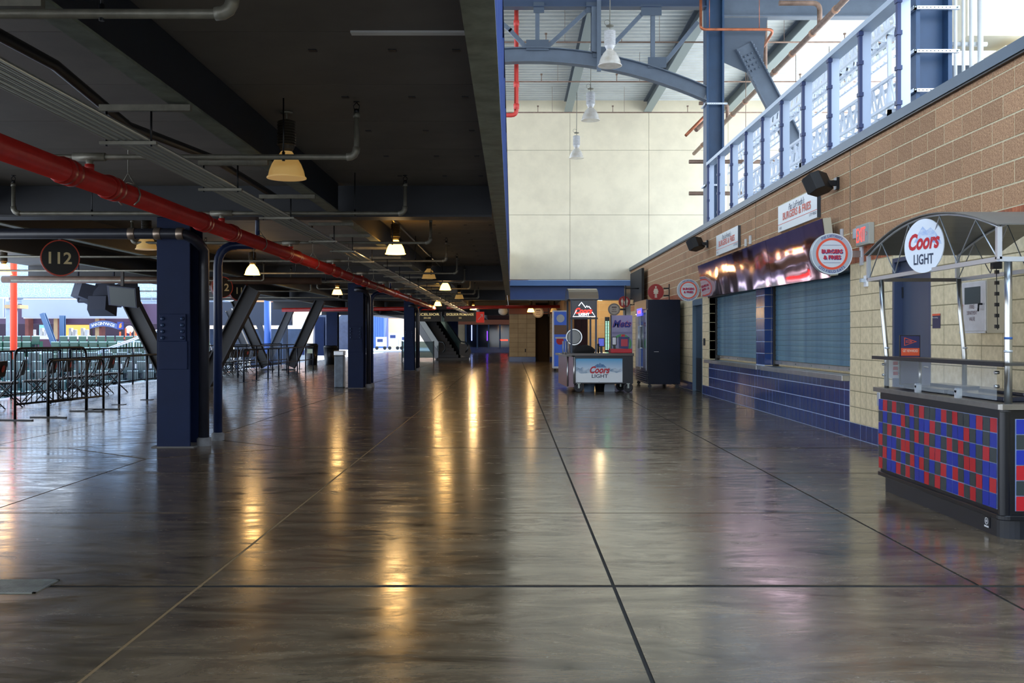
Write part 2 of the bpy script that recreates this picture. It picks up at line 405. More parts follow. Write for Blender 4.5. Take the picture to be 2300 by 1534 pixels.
for k in range(11):
    z0, z1 = k * C, (k + 1) * C; L = .4064; off = L / 2 if k % 2 else 0
    if k == 0: course(z0, z1, C, (-12, 37), tile, 'blue_tile', (7.5, 24), 0, .012)
    elif k < 4:
        z1_ = min(z1, .80)
        course(z0, z1_, C, (13.0, 22.3), tile, 'blue_tile', (7.5, 24), 0, .012)
        course(z0, z1, L if k > 3 else C, (-12, 13.0), beige, 'beige_block', (7.5, 17), 0, .011)
        course(z0, z1, L, (22.3, 37), beige, 'beige_block', (7.5, 17), 0, .011)
    else:
        course(z0, z1, L, (-12, 12.98), beige, 'beige_block', (7.5, 17), 0, .011)
        course(z0, z1, L, (22.3, 37), beige, 'beige_block', (7.5, 17), 0, .011)
        course(z0, z1, C, (17.38, 17.98), tile, 'blue_tile', (7.5, 24), 0, .012)
for k in range(6):
    z0 = 2.4384 + k * C; course(z0, min(z0 + C, 3.70), .4064, (-12, 37), brown, 'brown_block', (7.6, 25.5), (.2032 if k % 2 else 0), .017)
course(3.6576, 3.735, .4064, (-12, 37), brown, 'brown_block', (0, 0), .2, .01)
course(2.2352, 2.4384, .068, (-12, 37), brick, 'brick', (7.6, 13.2), 0, .010)
for (nm, m), L in PCS.items():
    cache = {}
    for y0, y1, z0, z1, d in L[:300]:
        key = (round(y1 - y0, 3), round(z1 - z0, 3))
        if key not in cache:
            a, b = key; mb = MB().box(-d, .012, 0, a, 0, b)
            cache[key] = mesh(mb, m, nm)
        copies(nm, cache[key], [(WX + .018 + random.uniform(-.0015, .0015), y0, z0)], wall)
    for y0, y1, z0, z1, d in L[300:]: STF.setdefault((nm, m), MB()).box(WX, WX + .02, y0, y1, z0, z1)
for (nm, m), mb in STF.items(): obj(nm, mb, m, wall, kind='stuff')
obj('tile_grout', MB().box(WX + .003, WX + .004, 13.0, 22.3, .2, .80).box(WX + .003, WX + .004, 17.38, 17.98, .8, 2.24).box(WX + .003, WX + .004, 11.53, 23.05, .0, .2).box(WX + .003, WX + .004, 4, 10.48, .0, .2), grout, wall)
jb = MB()
for y0, y1 in ((4, 10.48), (11.53, 12.98), (22.30, 23.05), (24.30, 36.9)): jb.box(WX + .0025, WX + .0042, y0, y1, .205, 2.235)
obj('block_joint', jb, mat('joint_tan', '#8f8566', .9), wall, kind='stuff')
# window reveals and pier side (blue tile / beige block)
rv = MB(); 
for k in range(4, 11): rv.box(WX + .02, WX + .235, 22.30, 22.315, k * C + .004, (k + 1) * C - .004)
obj('reveal', rv, beige, wall)
rv = MB()
for k in range(4, 11):
    for a, b in ((WX + .003, WX + .116), (WX + .122, WX + .235)): rv.box(a, b, 17.372, 17.385, k * C + .003, (k + 1) * C - .003)
obj('pier_tile', rv, tile, wall, kind='stuff')
obj('control_joint', MB().box(WX - .002, WX + .019, 12.965, 12.98, 2.44, 3.735).box(WX - .002, WX + .019, 18.0, 18.012, 2.44, 3.735), mat('joint_grey', '#6d675c', .9), wall)
# coping trim
t1 = obj('trim_1', MB().box(WX - .05, WX + .30, -12, 37, 3.74, 3.85), mat('coping_grey_blue', '#5b6a78', .45, .2, .05, 1), kind='structure')
obj('drip_edge', MB().box(WX - .035, WX + .05, -12, 37, 3.722, 3.742), black, t1)
# roof of the concession building behind the wall
obj('trim_2', MB().box(WX + .27, 12.6, -12, 37, 3.5, 3.70), mat('flat_roof', '#dadcde', .8), kind='structure')

# ---- shutters
shm = mat('shutter_blue', '#3c6684', .5, .1, .22, 1.6, .0, stretch=(1, 1.2, .5), col2='#6b90a0', rnd=.04)
def shutter(name, y0, y1, lab):
    X = WX + .19
    t = thing(name, lab, 'shutter', (X, (y0 + y1) / 2, .88))
    n = 15; h = (2.20 - .90) / n
    pr = [(0, 0), (.003, -.007), (h * .5, -.009), (h - .008, -.007), (h - .005, 0)]
    mb = MB(); vs = []
    for y in (y0 + .05, y1 - .05):
        for z, dx in pr: vs.append((dx, y, z))
    m_ = len(pr); mb.add(vs, [(i, i + 1, m_ + i + 1, m_ + i) for i in range(m_ - 1)] + [list(range(m_))[::-1], [m_ + i for i in range(m_)], (m_ - 1, 0, m_, 2 * m_ - 1)])
    me = mesh(mb, shm, 'slat'); copies('slat', me, [(X, 0, .90 + i * h) for i in range(n)], t)
    obj('backing', MB().box(X + .002, X + .006, y0 + .05, y1 - .05, .9, 2.17), mat('slat_gap', '#8aa0a8', .6), t)
    obj('bottom_rail', MB().box(X - .03, X + .01, y0 + .05, y1 - .05, .835, .895), steel, t)
    for y in (y0, y1 - .05): obj('side_guide', MB().box(X - .05, X + .035, y, y + .05, .80, 2.22), blackm if y == y0 else mat('old_guide', '#3a3733', .5, .5, .2, 5), t)
    obj('housing', MB().box(WX - .02, X + .04, y0, y1, 2.165, 2.235), black, t)
    b = MB(); 
    for i in range(5): b.lathe([(0, -.012), (.012, -.008), (.012, 0)], (X - .03, y0 + .5 + i * (y1 - y0 - 1) / 4, .865), 8, 'x')
    obj('rivet', b, galv, t, kind='stuff')
    return t
shutter('roller_shutter', 12.98, 17.38, 'wide blue-grey roller shutter with stains, the nearer of the two serving windows')
shutter('roller_shutter', 17.98, 22.30, 'blue-grey roller shutter of the farther serving window, next to the dark door')
for (a, b, lab) in ((12.99, 17.26, 'stainless steel serving ledge under the nearer roller shutter'), (17.55, 22.35, 'stainless steel serving ledge under the farther roller shutter')):
    t = thing('serving_ledge', lab, 'ledge', (WX, a, .8))
    obj('top', MB().box(WX - .10, WX + .17, a, b, .79, .802), steel, t, .003); obj('front_lip', MB().box(WX - .102, WX - .09, a, b, .73, .802), steel, t, .003)
    for q in (a + .003, b - .02): obj('end_cap', MB().box(WX - .09, WX - .003, q, q + .017, .73, .79), steel, t)
# ---- doors
doorm = mat('door_grey_blue', '#3f4a60', .4, 0, .06, 3, stretch=(1, 1, .2))
d1 = obj('door_1', MB().box(WX + .10, WX + .15, 10.53, 11.48, .01, 2.02), doorm, kind='structure', loc=(WX, 11, 0))
obj('door_frame', MB().box(WX - .004, WX + .24, 10.48, 10.53, 0, 2.20).box(WX - .004, WX + .24, 11.48, 11.53, 0, 2.20).box(WX - .004, WX + .24, 10.53, 11.48, 2.15, 2.20).box(WX + .05, WX + .24, 10.53, 11.48, 2.02, 2.06), mat('frame_blue', '#35405a', .4), d1, .004)
obj('transom_panel', MB().box(WX + .07, WX + .12, 10.53, 11.48, 2.06, 2.15), doorm, d1)
lv = MB().tube([(WX + .10, 10.60, .98), (WX + .04, 10.60, .98), (WX + .04, 10.74, .98)], .011, 8).disc((WX + .10, 10.60, .98), .028, .012, (-1, 0, 0), 16)
obj('door_handle', lv, steel, d1); obj('lock', MB().disc((WX + .10, 10.60, 1.09), .026, .015, (-1, 0, 0), 16), steel, d1)
obj('hinge', MB().box(WX + .085, WX + .10, 11.46, 11.48, 1.75, 1.87).box(WX + .085, WX + .10, 11.46, 11.48, .3, .42), dark, d1)
d2 = obj('door_2', MB().box(WX + .08, WX + .13, 23.10, 24.25, .01, 2.05), mat('door_far', '#2d4356', .4), kind='structure', loc=(WX, 23.6, 0))
obj('door_frame', MB().box(WX - .004, WX + .24, 23.05, 23.10, 0, 2.2).box(WX - .004, WX + .24, 24.25, 24.30, 0, 2.2).box(WX - .004, WX + .24, 23.1, 24.25, 2.05, 2.2), mat('frame_light', '#5a7184', .4), d2, .004)
obj('push_plate', MB().box(WX + .07, WX + .08, 23.16, 23.30, .85, 1.15).box(WX + .07, WX + .08, 23.36, 23.46, .85, 1.15), alum, d2)
obj('kick_plate', MB().box(WX + .072, WX + .08, 23.12, 24.23, .03, .8), dark, d2)

# ================================================================ ATRIUM: far wall, roof
fw = obj('wall_back', MB().box(-.4, 14, 37.03, 37.3, 3.42, 10.2), mat('panel_gap', '#8b8577', .9), kind='structure')
PW, PH = 2.92, 2.39
xs = [-.40 + .02] + [2.14 + PW * i for i in range(4)] + [13.9]; xs = [-.40, 2.14, 5.06, 7.98, 10.9, 13.9]
zr = [3.42, 5.81, 8.20, 10.2]
for i in range(5):
    for j in range(3): obj('panel', MB().box(xs[i] + .006, xs[i + 1] - .006, 37.0, 37.03, zr[j] + .006, zr[j + 1] - .006), cream, fw)
bb = thing('blue_header_beam', 'wide blue steel beam below the cream back wall of the atrium', 'beam', (1.6, 36.5, 2.7))
obj('web', MB().box(-.07, 4.1, 36.6, 36.64, 2.67, 3.30), mat('header_navy', '#2f4f8e', .45, 0, .06, 1), bb)
obj('bottom_flange', MB().box(-.07, 4.1, 36.42, 36.80, 2.64, 2.67), navyl, bb)
obj('ledge_angle', MB().box(-.07, 4.38, 36.30, 37.0, 3.16, 3.20).box(-.07, 4.38, 36.27, 36.30, 3.16, 3.36), mat('ledge_blue', '#5f86c0', .45), bb)
# side return where right wall ends
rt = MB().box(4.65, 14, 36.8, 37.0, 0, 3.5); obj('wall_corner', rt, beige, kind='structure')
# corrugated roof, cut short out of view to let sky light in
rz = 10.1; rib = MB(); prof = []
y = 5; N = 0
while y < 37.0:
    prof += [(y, 0), (y + .12, 0), (y + .16, .075), (y + .28, .075), (y + .32, 0)]; y += .32
vs = []
for x in (-14, 12.2):
    for yy, h in prof: vs.append((x, yy, rz - .06 + h))
n = len(prof); rib.add(vs, [(i, n + i, n + i + 1, i + 1) for i in range(n - 1)]); rib.box(-14, 12.2, 5, 37, rz + .05, rz + .2)
obj('ceiling_atrium_deck', rib, deckm, kind='structure').name = 'ceiling_2'
# roof purlins
for i, (x, lab) in enumerate(((-1.0, 'steel roof beam along the atrium beside the left upper edge'), (2.07, 'steel roof beam above the row of white hanging lamps'), (5.0, 'steel roof beam meeting the back wall at right'), (7.95, 'steel roof beam beyond the tall column'), (10.9, 'steel roof beam farthest right, near the open side'))):
    b = thing('roof_beam', lab, 'beam', (x, 20, 9.6))
    obj('bottom_flange', MB().box(x - .14, x + .14, 5, 37, 9.60, 9.63), mat('purlin_flange', '#8d9a9a', .5), b)
    obj('web', MB().box(x - .012, x + .012, 5, 37, 9.63, rz - .06), mat('purlin_web', '#5a6468', .5), b)
    obj('top_flange', MB().box(x - .14, x + .14, 5, 37, rz - .10, rz - .07), navyl, b)
# ================================================================ STEEL COLUMNS of the low concourse
boltm = mat('bolt_navy', '#2b3f60', .3, .2)
def column(x, y, lab):
    t = thing('steel_column', lab, 'column', (x, y, 0), 'dark blue steel columns')
    w, d = .39, .50
    obj('front_flange', MB().box(x - w / 2, x + w / 2, y, y + .035, 0, 2.708), navy, t, .003)
    obj('rear_flange', MB().box(x - w / 2, x + w / 2, y + d - .035, y + d, 0, 2.708), navy, t, .003)
    obj('web', MB().box(x - .03, x + .03, y + .035, y + d - .035, 0, 2.708), navy, t)
    obj('side_plate', MB().box(x + w / 2 - .16, x + w / 2 - .14, y + .035, y + d - .035, .92, 2.3), navy, t)
    obj('splice_plate', MB().box(x - .155, x + .155, y - .025, y, 1.25, 1.57), navy, t, .004)
    obj('cover_plate', MB().box(x - .17, x + .17, y - .02, y, .92, 1.25), navy, t, .004)
    me = mesh(MB().lathe([(0, -.028), (.014, -.026), (.022, -.014), (.024, 0)], (0, 0, 0), 12, 'y'), boltm, 'bolt')
    copies('bolt', me, [(x + sx_ * .115, y - .025, z) for sx_ in (-1, 1) for z in (1.29, 1.365, 1.44, 1.515)], t)
    me = mesh(MB().lathe([(0, .02), (.012, .018), (.016, .008), (.017, 0)], (0, 0, 0), 10, 'x'), boltm, 'bolt')
    copies('bolt', me, [(x + w / 2 - .14, y + yy, z) for yy in (.13, .25, .37) for z in (1.12, 1.5, 1.44)], t)
    for q in (0, .035): pass
    obj('base_plate', MB().box(x - .25, x + .25, y - .03, y + d + .03, 0, .012), mat('grout_pad', '#6c6b69', .8), t)
    return t
column(-3.99, 11.80, 'large dark blue steel column with round bolts, nearest to the viewer')
column(-3.97, 25.42, 'dark blue steel column with bolts, middle one of the row')
column(-3.97, 38.6, 'dark blue steel column in the row just left of the escalator')
def drains(x, y, a, b, long=True):
    t = thing('drain_pipe', a, 'pipe', (x, y + .19, 0)); z0 = 2.50
    px = x + .30
    pts = ([(x - 5.2, y - .17, z0), (x + .08, y - .17, z0)] if long else [(x + .02, y - .12, z0)]) + arc((x + .10, y - .17, z0), (px, y - .17, z0), (px, y + .2, z0 - .16), 5) + [(px, y + .2, z0 - .4), (px, y + .2, .10)]
    obj('pipe', MB().tube(pts, .062, 14), mat('drain_dark', '#23252e', .38, 0, .2, 5), t)
    obj('pipe_foot', MB().lathe([(.085, 0), (.085, .085), (.072, .09), (.07, .1)], (px, y + .2, 0), 16), mat('foot_concrete', '#77787a', .8, 0, .2, 10), t)
    if long:
        for q in (-.42, -.12, .14): obj('coupling', MB().lathe([(.068, -.04), (.071, -.035), (.071, .035), (.068, .04)], (x - .0 + q, y - .17, z0), 14, 'x'), mat('coupling_band', '#9a8a7c', .35, .8), t)
    t = thing('drain_pipe', b, 'pipe', (x, y + .8, 0)); px = x + .285; yy = y + .82
    pts = [(px, yy, .10), (px, yy, 2.1)] + arc((px, yy, 2.2), (px, yy, 2.46), (px + .26, yy, 2.46), 5) + [(px + .55, yy, 2.46)]
    obj('pipe', MB().tube(pts, .055, 14), mat('drain_navy', '#182a52', .38, 0, .15, 5), t)
    obj('pipe_foot', MB().lathe([(.08, 0), (.08, .085), (.066, .09), (.062, .1)], (px, yy, 0), 16), mat('foot_concrete', ''), t)
    obj('stub', MB().tube([(px + .5, yy, 2.46), (px + .5, yy, 3.09)], .03, 8), mat('drain_navy', ''), t)
drains(-3.99, 11.8, 'dark drain pipe running across the nearest column and down its right side', 'blue drain pipe just behind the right side of the nearest column')
drains(-3.97, 25.42, 'dark drain pipe down the right side of the middle column', 'dark drain pipe with bent top behind the middle column', False)
drains(-3.97, 38.6, 'dark drain pipe down the right side of the third column', 'dark drain pipe with bent top behind the third column', False)
# ---- V braces
def vbrace(xc, y, half, lab, xb=.35, zt=2.70):
    for s, wd in ((-1, 'left-leaning'), (1, 'right-leaning')):
        p0 = (xc + s * xb, y, 0); p1 = (xc + s * half, y, zt)
        t = thing('diagonal_brace', f'{wd} dark steel leg of the V brace {lab}', 'brace', p0)
        a = Vector(p0); b = Vector(p1); d = (b - a).normalized(); a2 = a + d * .15; b2 = b - d * .2
        wd_ = Vector((d.z, 0, -d.x))
        for o in (-.17, .17): obj('flange', MB().bar(a2 + wd_ * o, b2 + wd_ * o, .30, .03, wd_), dark if s < 0 else mat('brace_navy', '#131a28', .45), t)
        obj('web', MB().bar(a2, b2, .02, .31, wd_), dark, t)
        obj('gusset', MB().box(p0[0] - .24, p0[0] + .24, y - .16, y + .16, 0, .05), dark, t)
vbrace(-8.15, 25.25, 1.72, 'left of the nearest column')
vbrace(-9.2, 39.4, 1.75, 'seen between the nearest and middle columns', .42, 2.95)
vbrace(-13.6, 54.0, 1.75, 'farthest away, behind the railings', .42, 2.95)
# ---- red main
red = thing('red_fire_main', 'long red fire sprinkler main pipe running along under the low ceiling', 'pipe', (-3.18, 12, 2.48))
ys = 41.0
obj('pipe', MB().tube([(-3.18, -2, 2.48), (-3.18, ys, 2.48)] + arc((-3.18, ys, 2.48), (-3.18, ys + .4, 2.48), (-3.6, ys + .4, 2.48), 4) + [(-9.5, ys + .4, 2.42)], .082, 18), redp, red)
mc = mesh(MB().lathe([(.084, -.09), (.098, -.08), (.098, -.02), (.09, -.015), (.09, .015), (.098, .02), (.098, .08), (.084, .09)], (0, 0, 0), 18, 'y'), redp, 'coupling')
copies('coupling', mc, [(-3.18, y, 2.48) for y in (1.2, 4.2, 7.15, 7.95, 10.3, 11.35, 14.1, 14.75, 17.4, 18.2, 20.8, 21.6, 24.4, 27.3, 30.4, 33.4, 36.2, 39)], red)
for y in (4.6, 8.3, 12.6, 16.0, 19.5, 23.0, 26.5, 30.0, 33.5, 37):
    hb = MB().tube([(-3.18 + .1 * math.cos(g), y, 2.48 + .1 * math.sin(g)) for g in [R(a) for a in range(-60, 241, 30)]], .007, 6)
    hb.tube([(-3.23, y, 2.567), (-3.18, y, 2.66), (-3.13, y, 2.567)], .006, 6).tube([(-3.18, y, 2.66), (-3.18, y, 3.10)], .006, 6)
    obj('hanger', hb, pipeg, red)
# ---- branch lines
BY = [4.2, 7.54, 10.97, 14.4, 17.85, 21.3, 24.75, 28.1, 31.5, 34.9]
ordn = ['nearest', 'second', 'third', 'fourth', 'fifth', 'sixth', 'seventh', 'eighth', 'ninth', 'tenth']
head = MB().tube([(0, 0, 0), (0, 0, .03)], .02, 8).tube([(-.018, 0, .03), (-.022, 0, .055), (0, 0, .08)], .004, 5).tube([(.018, 0, .03), (.022, 0, .055), (0, 0, .08)], .004, 5).lathe([(0, .08), (.028, .08), (.028, .086), (0, .086)], (0, 0, 0), 10)
hm = mesh(head, blackm, 'sprinkler_head')
BZ = 2.655
for i, y in enumerate(BY):
    t = thing('sprinkler_branch', f'grey iron sprinkler pipe crossing under the low ceiling, {ordn[i]} from the viewer', 'pipe', (-3.2, y, BZ), 'sprinkler branch pipes')
    xl, xr = -5.46, -1.17
    pts = [(xl, y, 2.98)] + arc((xl, y, BZ + .05), (xl, y, BZ), (xl + .05, y, BZ), 4) + arc((xr - .05, y, BZ), (xr, y, BZ), (xr, y, BZ + .05), 4) + [(xr, y, 2.98)]
    obj('pipe', MB().tube(pts, .021, 10), pipeg, t)
    el = MB()
    for x in (xl, xr): el.tube(arc((x, y, BZ + .075), (x, y, BZ - .003), (x + (.075 if x == xl else -.075), y, BZ), 4), .029, 10).tube([(x, y, 2.95), (x, y, 2.985)], .026, 10)
    el.tube([(-3.30, y, BZ), (-3.06, y, BZ)], .032, 10)
    obj('fitting', el, pipeg, t, kind='stuff')
    obj('riser', MB().tube([(-3.18, y, 2.562), (-3.18, y, BZ)], .026, 10), pipeg, t)
    obj('riser_collar', MB().tube([(-3.18, y, 2.55), (-3.18, y, 2.60)], .036, 8), redp, t)
    copies('sprinkler_head', hm, [(xl, y, 2.985), (xr, y, 2.985)], t)
    for x in (-4.6, -1.72): obj('hanger_rod', MB().tube([(x, y, BZ - .025), (x, y, 3.098)], .006, 6).tube([(x, y, BZ - .03), (x, y, BZ + .04)], .012, 6), blackm, t)
# second set further left
for i, y in enumerate((16.2, 19.6, 23.0, 28.4, 33.0)):
    t = thing('sprinkler_branch', f'grey iron pipe in the outer bay left of the columns, {ordn[i]} from viewer', 'pipe', (-9, y, 2.6), 'outer sprinkler pipes')
    obj('pipe', MB().tube([(-11.5, y, 2.6), (-5.75, y, 2.6)] + arc((-5.75, y, 2.6), (-5.7, y, 2.6), (-5.7, y, 2.65), 4) + [(-5.7, y, 2.98)], .02, 8), pipeg, t)
    copies('sprinkler_head', hm, [(-5.7, y, 2.985)], t)
# ---- conduit bundle with trapeze hangers
for i, x in enumerate((-2.47, -2.425, -2.38, -2.335, -2.29, -2.245)):
    tag(obj('conduit', MB().tube([(x, -2, 2.515), (x, 52, 2.515)], .015 if i % 2 else .012, 8), mat('conduit_steel', '#a2a29a', .3, .85)), f'steel conduit under the low ceiling, {ordn[i] if i else "first"} from the left of six parallel ones', 'conduit', 'parallel ceiling conduits')
hy = [6.15 + 1.94 * k for k in range(-1, 21)]
t0 = thing('trapeze_hanger', 'steel channel trapeze hanger carrying the conduits, nearest to the viewer', 'hanger', (-2.3, hy[0], 2.5), 'trapeze hangers along the conduit run')
y = hy[0]
obj('strut', MB().box(-2.53, -1.97, y - .02, y + .02, 2.685, 2.725), pipeg, t0, .002)
for x in (-2.49, -2.215): obj('rod', MB().tube([(x, y, 2.47), (x, y, 2.69)], .007, 6), blackm, t0)
obj('trapeze', MB().box(-2.53, -2.18, y - .015, y + .015, 2.48, 2.50), pipeg, t0)
for k, yy in enumerate(hy[1:]):
    if any(abs(yy - g) < .35 for g in (11.9, 25.25, 38.35)): yy += .5
    dup(t0, (-2.3, yy, 2.5), f'steel channel trapeze hanger carrying the conduits, {ordw(k + 2)} going away from the viewer')
# extra run of lighting conduit beside the beam, junction boxes
tag(obj('conduit', MB().tube([(-1.78, 12.3, 3.05), (-1.78, 24.9, 3.05)], .014, 8), mat('conduit_steel', '')), 'single bright steel conduit along the ceiling beside the beam in the second bay', 'conduit')
tag(obj('cable_bundle', MB().tube([(-2.75, 2, 2.95), (-2.7, 4, 2.86), (-2.74, 6, 2.93), (-2.8, 7.3, 2.84), (-2.72, 9, 2.92), (-2.7, 11.4, 2.9)], .035, 8), black), 'sagging bundle of black cables above the conduits', 'cable')
# ---- big pipe to the left crossing high
tag(obj('drain_pipe', MB().tube([(-12, 23.6, 2.66), (-4.5, 23.6, 2.62)], .085, 12), mat('rust_pipe', '#5c4a40', .5, .3, .2, 5)), 'thick brownish pipe crossing left of the nearest column above the stadium view', 'pipe')
# ---- pendant lamps
glassw = mat('lamp_glass', '#b9ad8c', .25, 0, trans=.15)
glasslit = mat('lamp_glass_lit', '#ffe0a0', .3, emit='#ffb648', es=6)
glassdim = mat('lamp_glass_faint_glow', '#d8c48c', .3, emit='#ffc060', es=.10)  # unlit glass; faint emission paints the warm light falling on it
def pendant(x, y, lab, lit, zt=CZ, D=.30, group='pendant lamps under the low ceiling', gm=None, body=None, stem=.02, en=7):
    s = D / .30; zb = zt - stem
    t = thing('pendant_lamp', lab, 'lamp', (x, y, zb), group)
    bm = body or mat('ballast_dark', '#3a352c', .5, .3)
    obj('canopy', MB().lathe([(0, 0), (.05 * s, 0), (.05 * s, -.012 * s), (0, -.012 * s)], (x, y, zt - .002), 16), pipeg, t)
    obj('stem', MB().tube([(x, y, zt - .01), (x, y, zb - .05 * s)], .008, 6), pipeg, t)
    pr = [(.03 * s, -.045 * s), (.07 * s, -.06 * s)]
    for k in range(9): pr += [(.076 * s, (-.07 - k * .022) * s), (.066 * s, (-.078 - k * .022) * s)]
    pr += [(.055 * s, -.28 * s), (.04 * s, -.30 * s)]
    obj('ballast_housing', MB().lathe(pr, (x, y, zb), 18, smooth=False), bm, t)
    g = gm or (glasslit if lit else glassdim)
    obj('glass_dome', MB().lathe([(.045 * s, -.30 * s), (.06 * s, -.325 * s), (.085 * s, -.35 * s), (.115 * s, -.40 * s), (.135 * s, -.45 * s), (.146 * s, -.50 * s), (.15 * s, -.505 * s), (.15 * s, -.512 * s), (.142 * s, -.506 * s), (.13 * s, -.45 * s), (.108 * s, -.40 * s), (.08 * s, -.355 * s), (.04 * s, -.335 * s)], (x, y, zb), 28), g, t)
    obj('rim', MB().lathe([(.150 * s, -.50 * s), (.156 * s, -.505 * s), (.156 * s, -.514 * s), (.146 * s, -.514 * s)], (x, y, zb), 28), g, t)
    if lit:
        obj('bulb', MB().lathe([(0, -.34), (.03, -.36), (.035, -.41), (.02, -.45), (0, -.46)], (x, y, zb), 12), mat('bulb_hot', '#fff0c8', .3, emit='#ffd080', es=40), t)
        ld = bpy.data.lights.new('lamp_light', 'POINT'); ld.energy = en; ld.color = (1, .66, .30); ld.shadow_soft_size = .13
        lo = bpy.data.objects.new('lamp_light', ld); COL.objects.link(lo); lo.parent = t; lo.location = (0, 0, -.60)
    return t
pendant(-1.80, 8.0, 'unlit cream glass pendant lamp nearest to the viewer under the low ceiling', False)
pendant(-1.78, 15.3, 'lit warm glass pendant lamp right of the columns, the largest lit one', True, en=9)
pendant(-1.80, 21.7, 'unlit dim pendant lamp behind the largest lit lamp', False)
pendant(-1.80, 27.0, 'lit pendant lamp in the right row, half way to the escalator', True)
pendant(-1.75, 33.2, 'unlit pendant lamp in the right row near the end of the girder', False)
pendant(-5.29, 20.4, 'lit pendant lamp just right of the nearest column and its pipes', True)
pendant(-5.2, 29.8, 'lit pendant lamp beside the top of the middle column', True)
pendant(-5.29, 14.5, 'dim pendant lamp partly hidden behind the left of the nearest column', False)
pendant(-10.3, 20.3, 'warm pendant lamp cut off at the left picture edge', True, en=5)
pendant(-1.8, 46.5, 'small lit pendant lamp far off above the direction signs', True, en=45)
pendant(-3.0, 40.5, 'small lit pendant lamp near the bend of the red main', True, en=12)
# ---- round number signs
def numsign(body, x, y, z, ang, lab, r=.255):
    n = Vector((math.sin(ang), -math.cos(ang), 0)); u = Vector((math.cos(ang), math.sin(ang), 0)); c = Vector((x, y, z))
    t = thing('section_sign', lab, 'sign', (x, y, z + r))
    obj('disc', MB().disc(c, r, .10, n, 36), mat('sign_black', '#12100e', .4), t)
    obj('orange_rim', MB().disc(c + n * .0, r + .004, .012, n, 36, r0=r - .02).disc(c + n * .092, r + .004, .010, n, 36, r0=r - .012), mat('rim_orange', '#b5402a', .4), t, kind='stuff')
    text(body, c + n * .103, u, EZ, .17, mat('sign_gold', '#cdb98a', .5), t, .02)
    obj('hanger', MB().box(x - .02, x + .02, y - .02, y + .02, z + r - .01, 2.733 if abs(x + 6.5) < .05 else 3.098), blackm, t)
numsign('112', -6.5, 14.4, 2.43, R(28), 'round black hanging section sign reading 112 with orange rim, at far left')
numsign('112', -6.68, 23.0, 2.44, R(34), 'round black hanging section sign reading 112 just right of the nearest column', .24)
numsign('11', -7.12, 26.0, 2.5, R(38), 'round black hanging section sign partly showing 11, beside the V brace', .26)
# ---- queue rails and crowd barriers
railm = mat('rail_navy', '#1a2232', .35, .3)
def queue(ya, yb, n, x, lab, low=True, z=.93):
    t = thing('queue_rail', lab, 'railing', (x, ya, 0))
    obj('top_rail', MB().tube([(x, ya, z), (x, yb, z)], .022, 10), railm, t)
    if low: obj('lower_rail', MB().tube([(x, ya, .45), (x, yb, .45)], .016, 8), railm, t)
    for i in range(n):
        y = ya + (yb - ya) * i / (n - 1)
        p = obj('post', MB().tube([(x, y, .01), (x, y, z - .005)], .024, 10), railm, t)
        obj('base_plate', MB().box(x - .11, x + .11, y - .09, y + .09, 0, .012), railm, p)
queue(16.3, 22.2, 5, -7.55, 'dark blue queue railing on flat feet left of the nearest column', False)
queue(28.6, 38.6, 8, -7.66, 'dark blue queue railing on flat feet between the nearest and middle columns')
queue(29.5, 41, 6, -8.7, 'dark railing one row behind, among the V braces', True, 1.0)
def barrier(p0, p1, h, lab, nb=13):
    p0 = Vector(p0); p1 = Vector(p1); d = (p1 - p0).normalized(); L = (p1 - p0).length; t = thing('crowd_barrier', lab, 'barrier', p0)
    q = .16
    pts = [p0 + Vector((0, 0, .02)), p0 + Vector((0, 0, h - q))] + arc(p0 + Vector((0, 0, h - q)), p0 + Vector((0, 0, h)), p0 + d * q + Vector((0, 0, h)), 5)[1:] + arc(p1 - d * q + Vector((0, 0, h)), p1 + Vector((0, 0, h)), p1 + Vector((0, 0, h - q)), 5) + [p1 + Vector((0, 0, .02))]
    obj('frame', MB().tube(pts, .02, 10), blackm, t)
    obj('bottom_rail', MB().tube([p0 + Vector((0, 0, .25)), p1 + Vector((0, 0, .25))], .017, 8), blackm, t)
    me = mesh(MB().tube([(0, 0, .25), (0, 0, h - .01)], .008, 6), blackm, 'bar')
    copies('bar', me, [p0 + d * (L * (i + 1) / (nb + 1)) for i in range(nb)], t)
    sd_ = Vector((-d.y, d.x, 0))
    for p in (p0, p1): obj('foot', MB().bar(p - sd_ * .3 + Vector((0, 0, .012)), p + sd_ * .3 + Vector((0, 0, .012)), .05, .02), blackm, t)
barrier((-7.72, 15.56, 0), (-7.42, 17.45, 0), 1.12, 'tall black crowd barrier with rounded corners at far left, nearest one')
barrier((-7.45, 16.1, 0), (-7.3, 17.9, 0), .92, 'lower black crowd barrier overlapping the tall one at far left', 11)
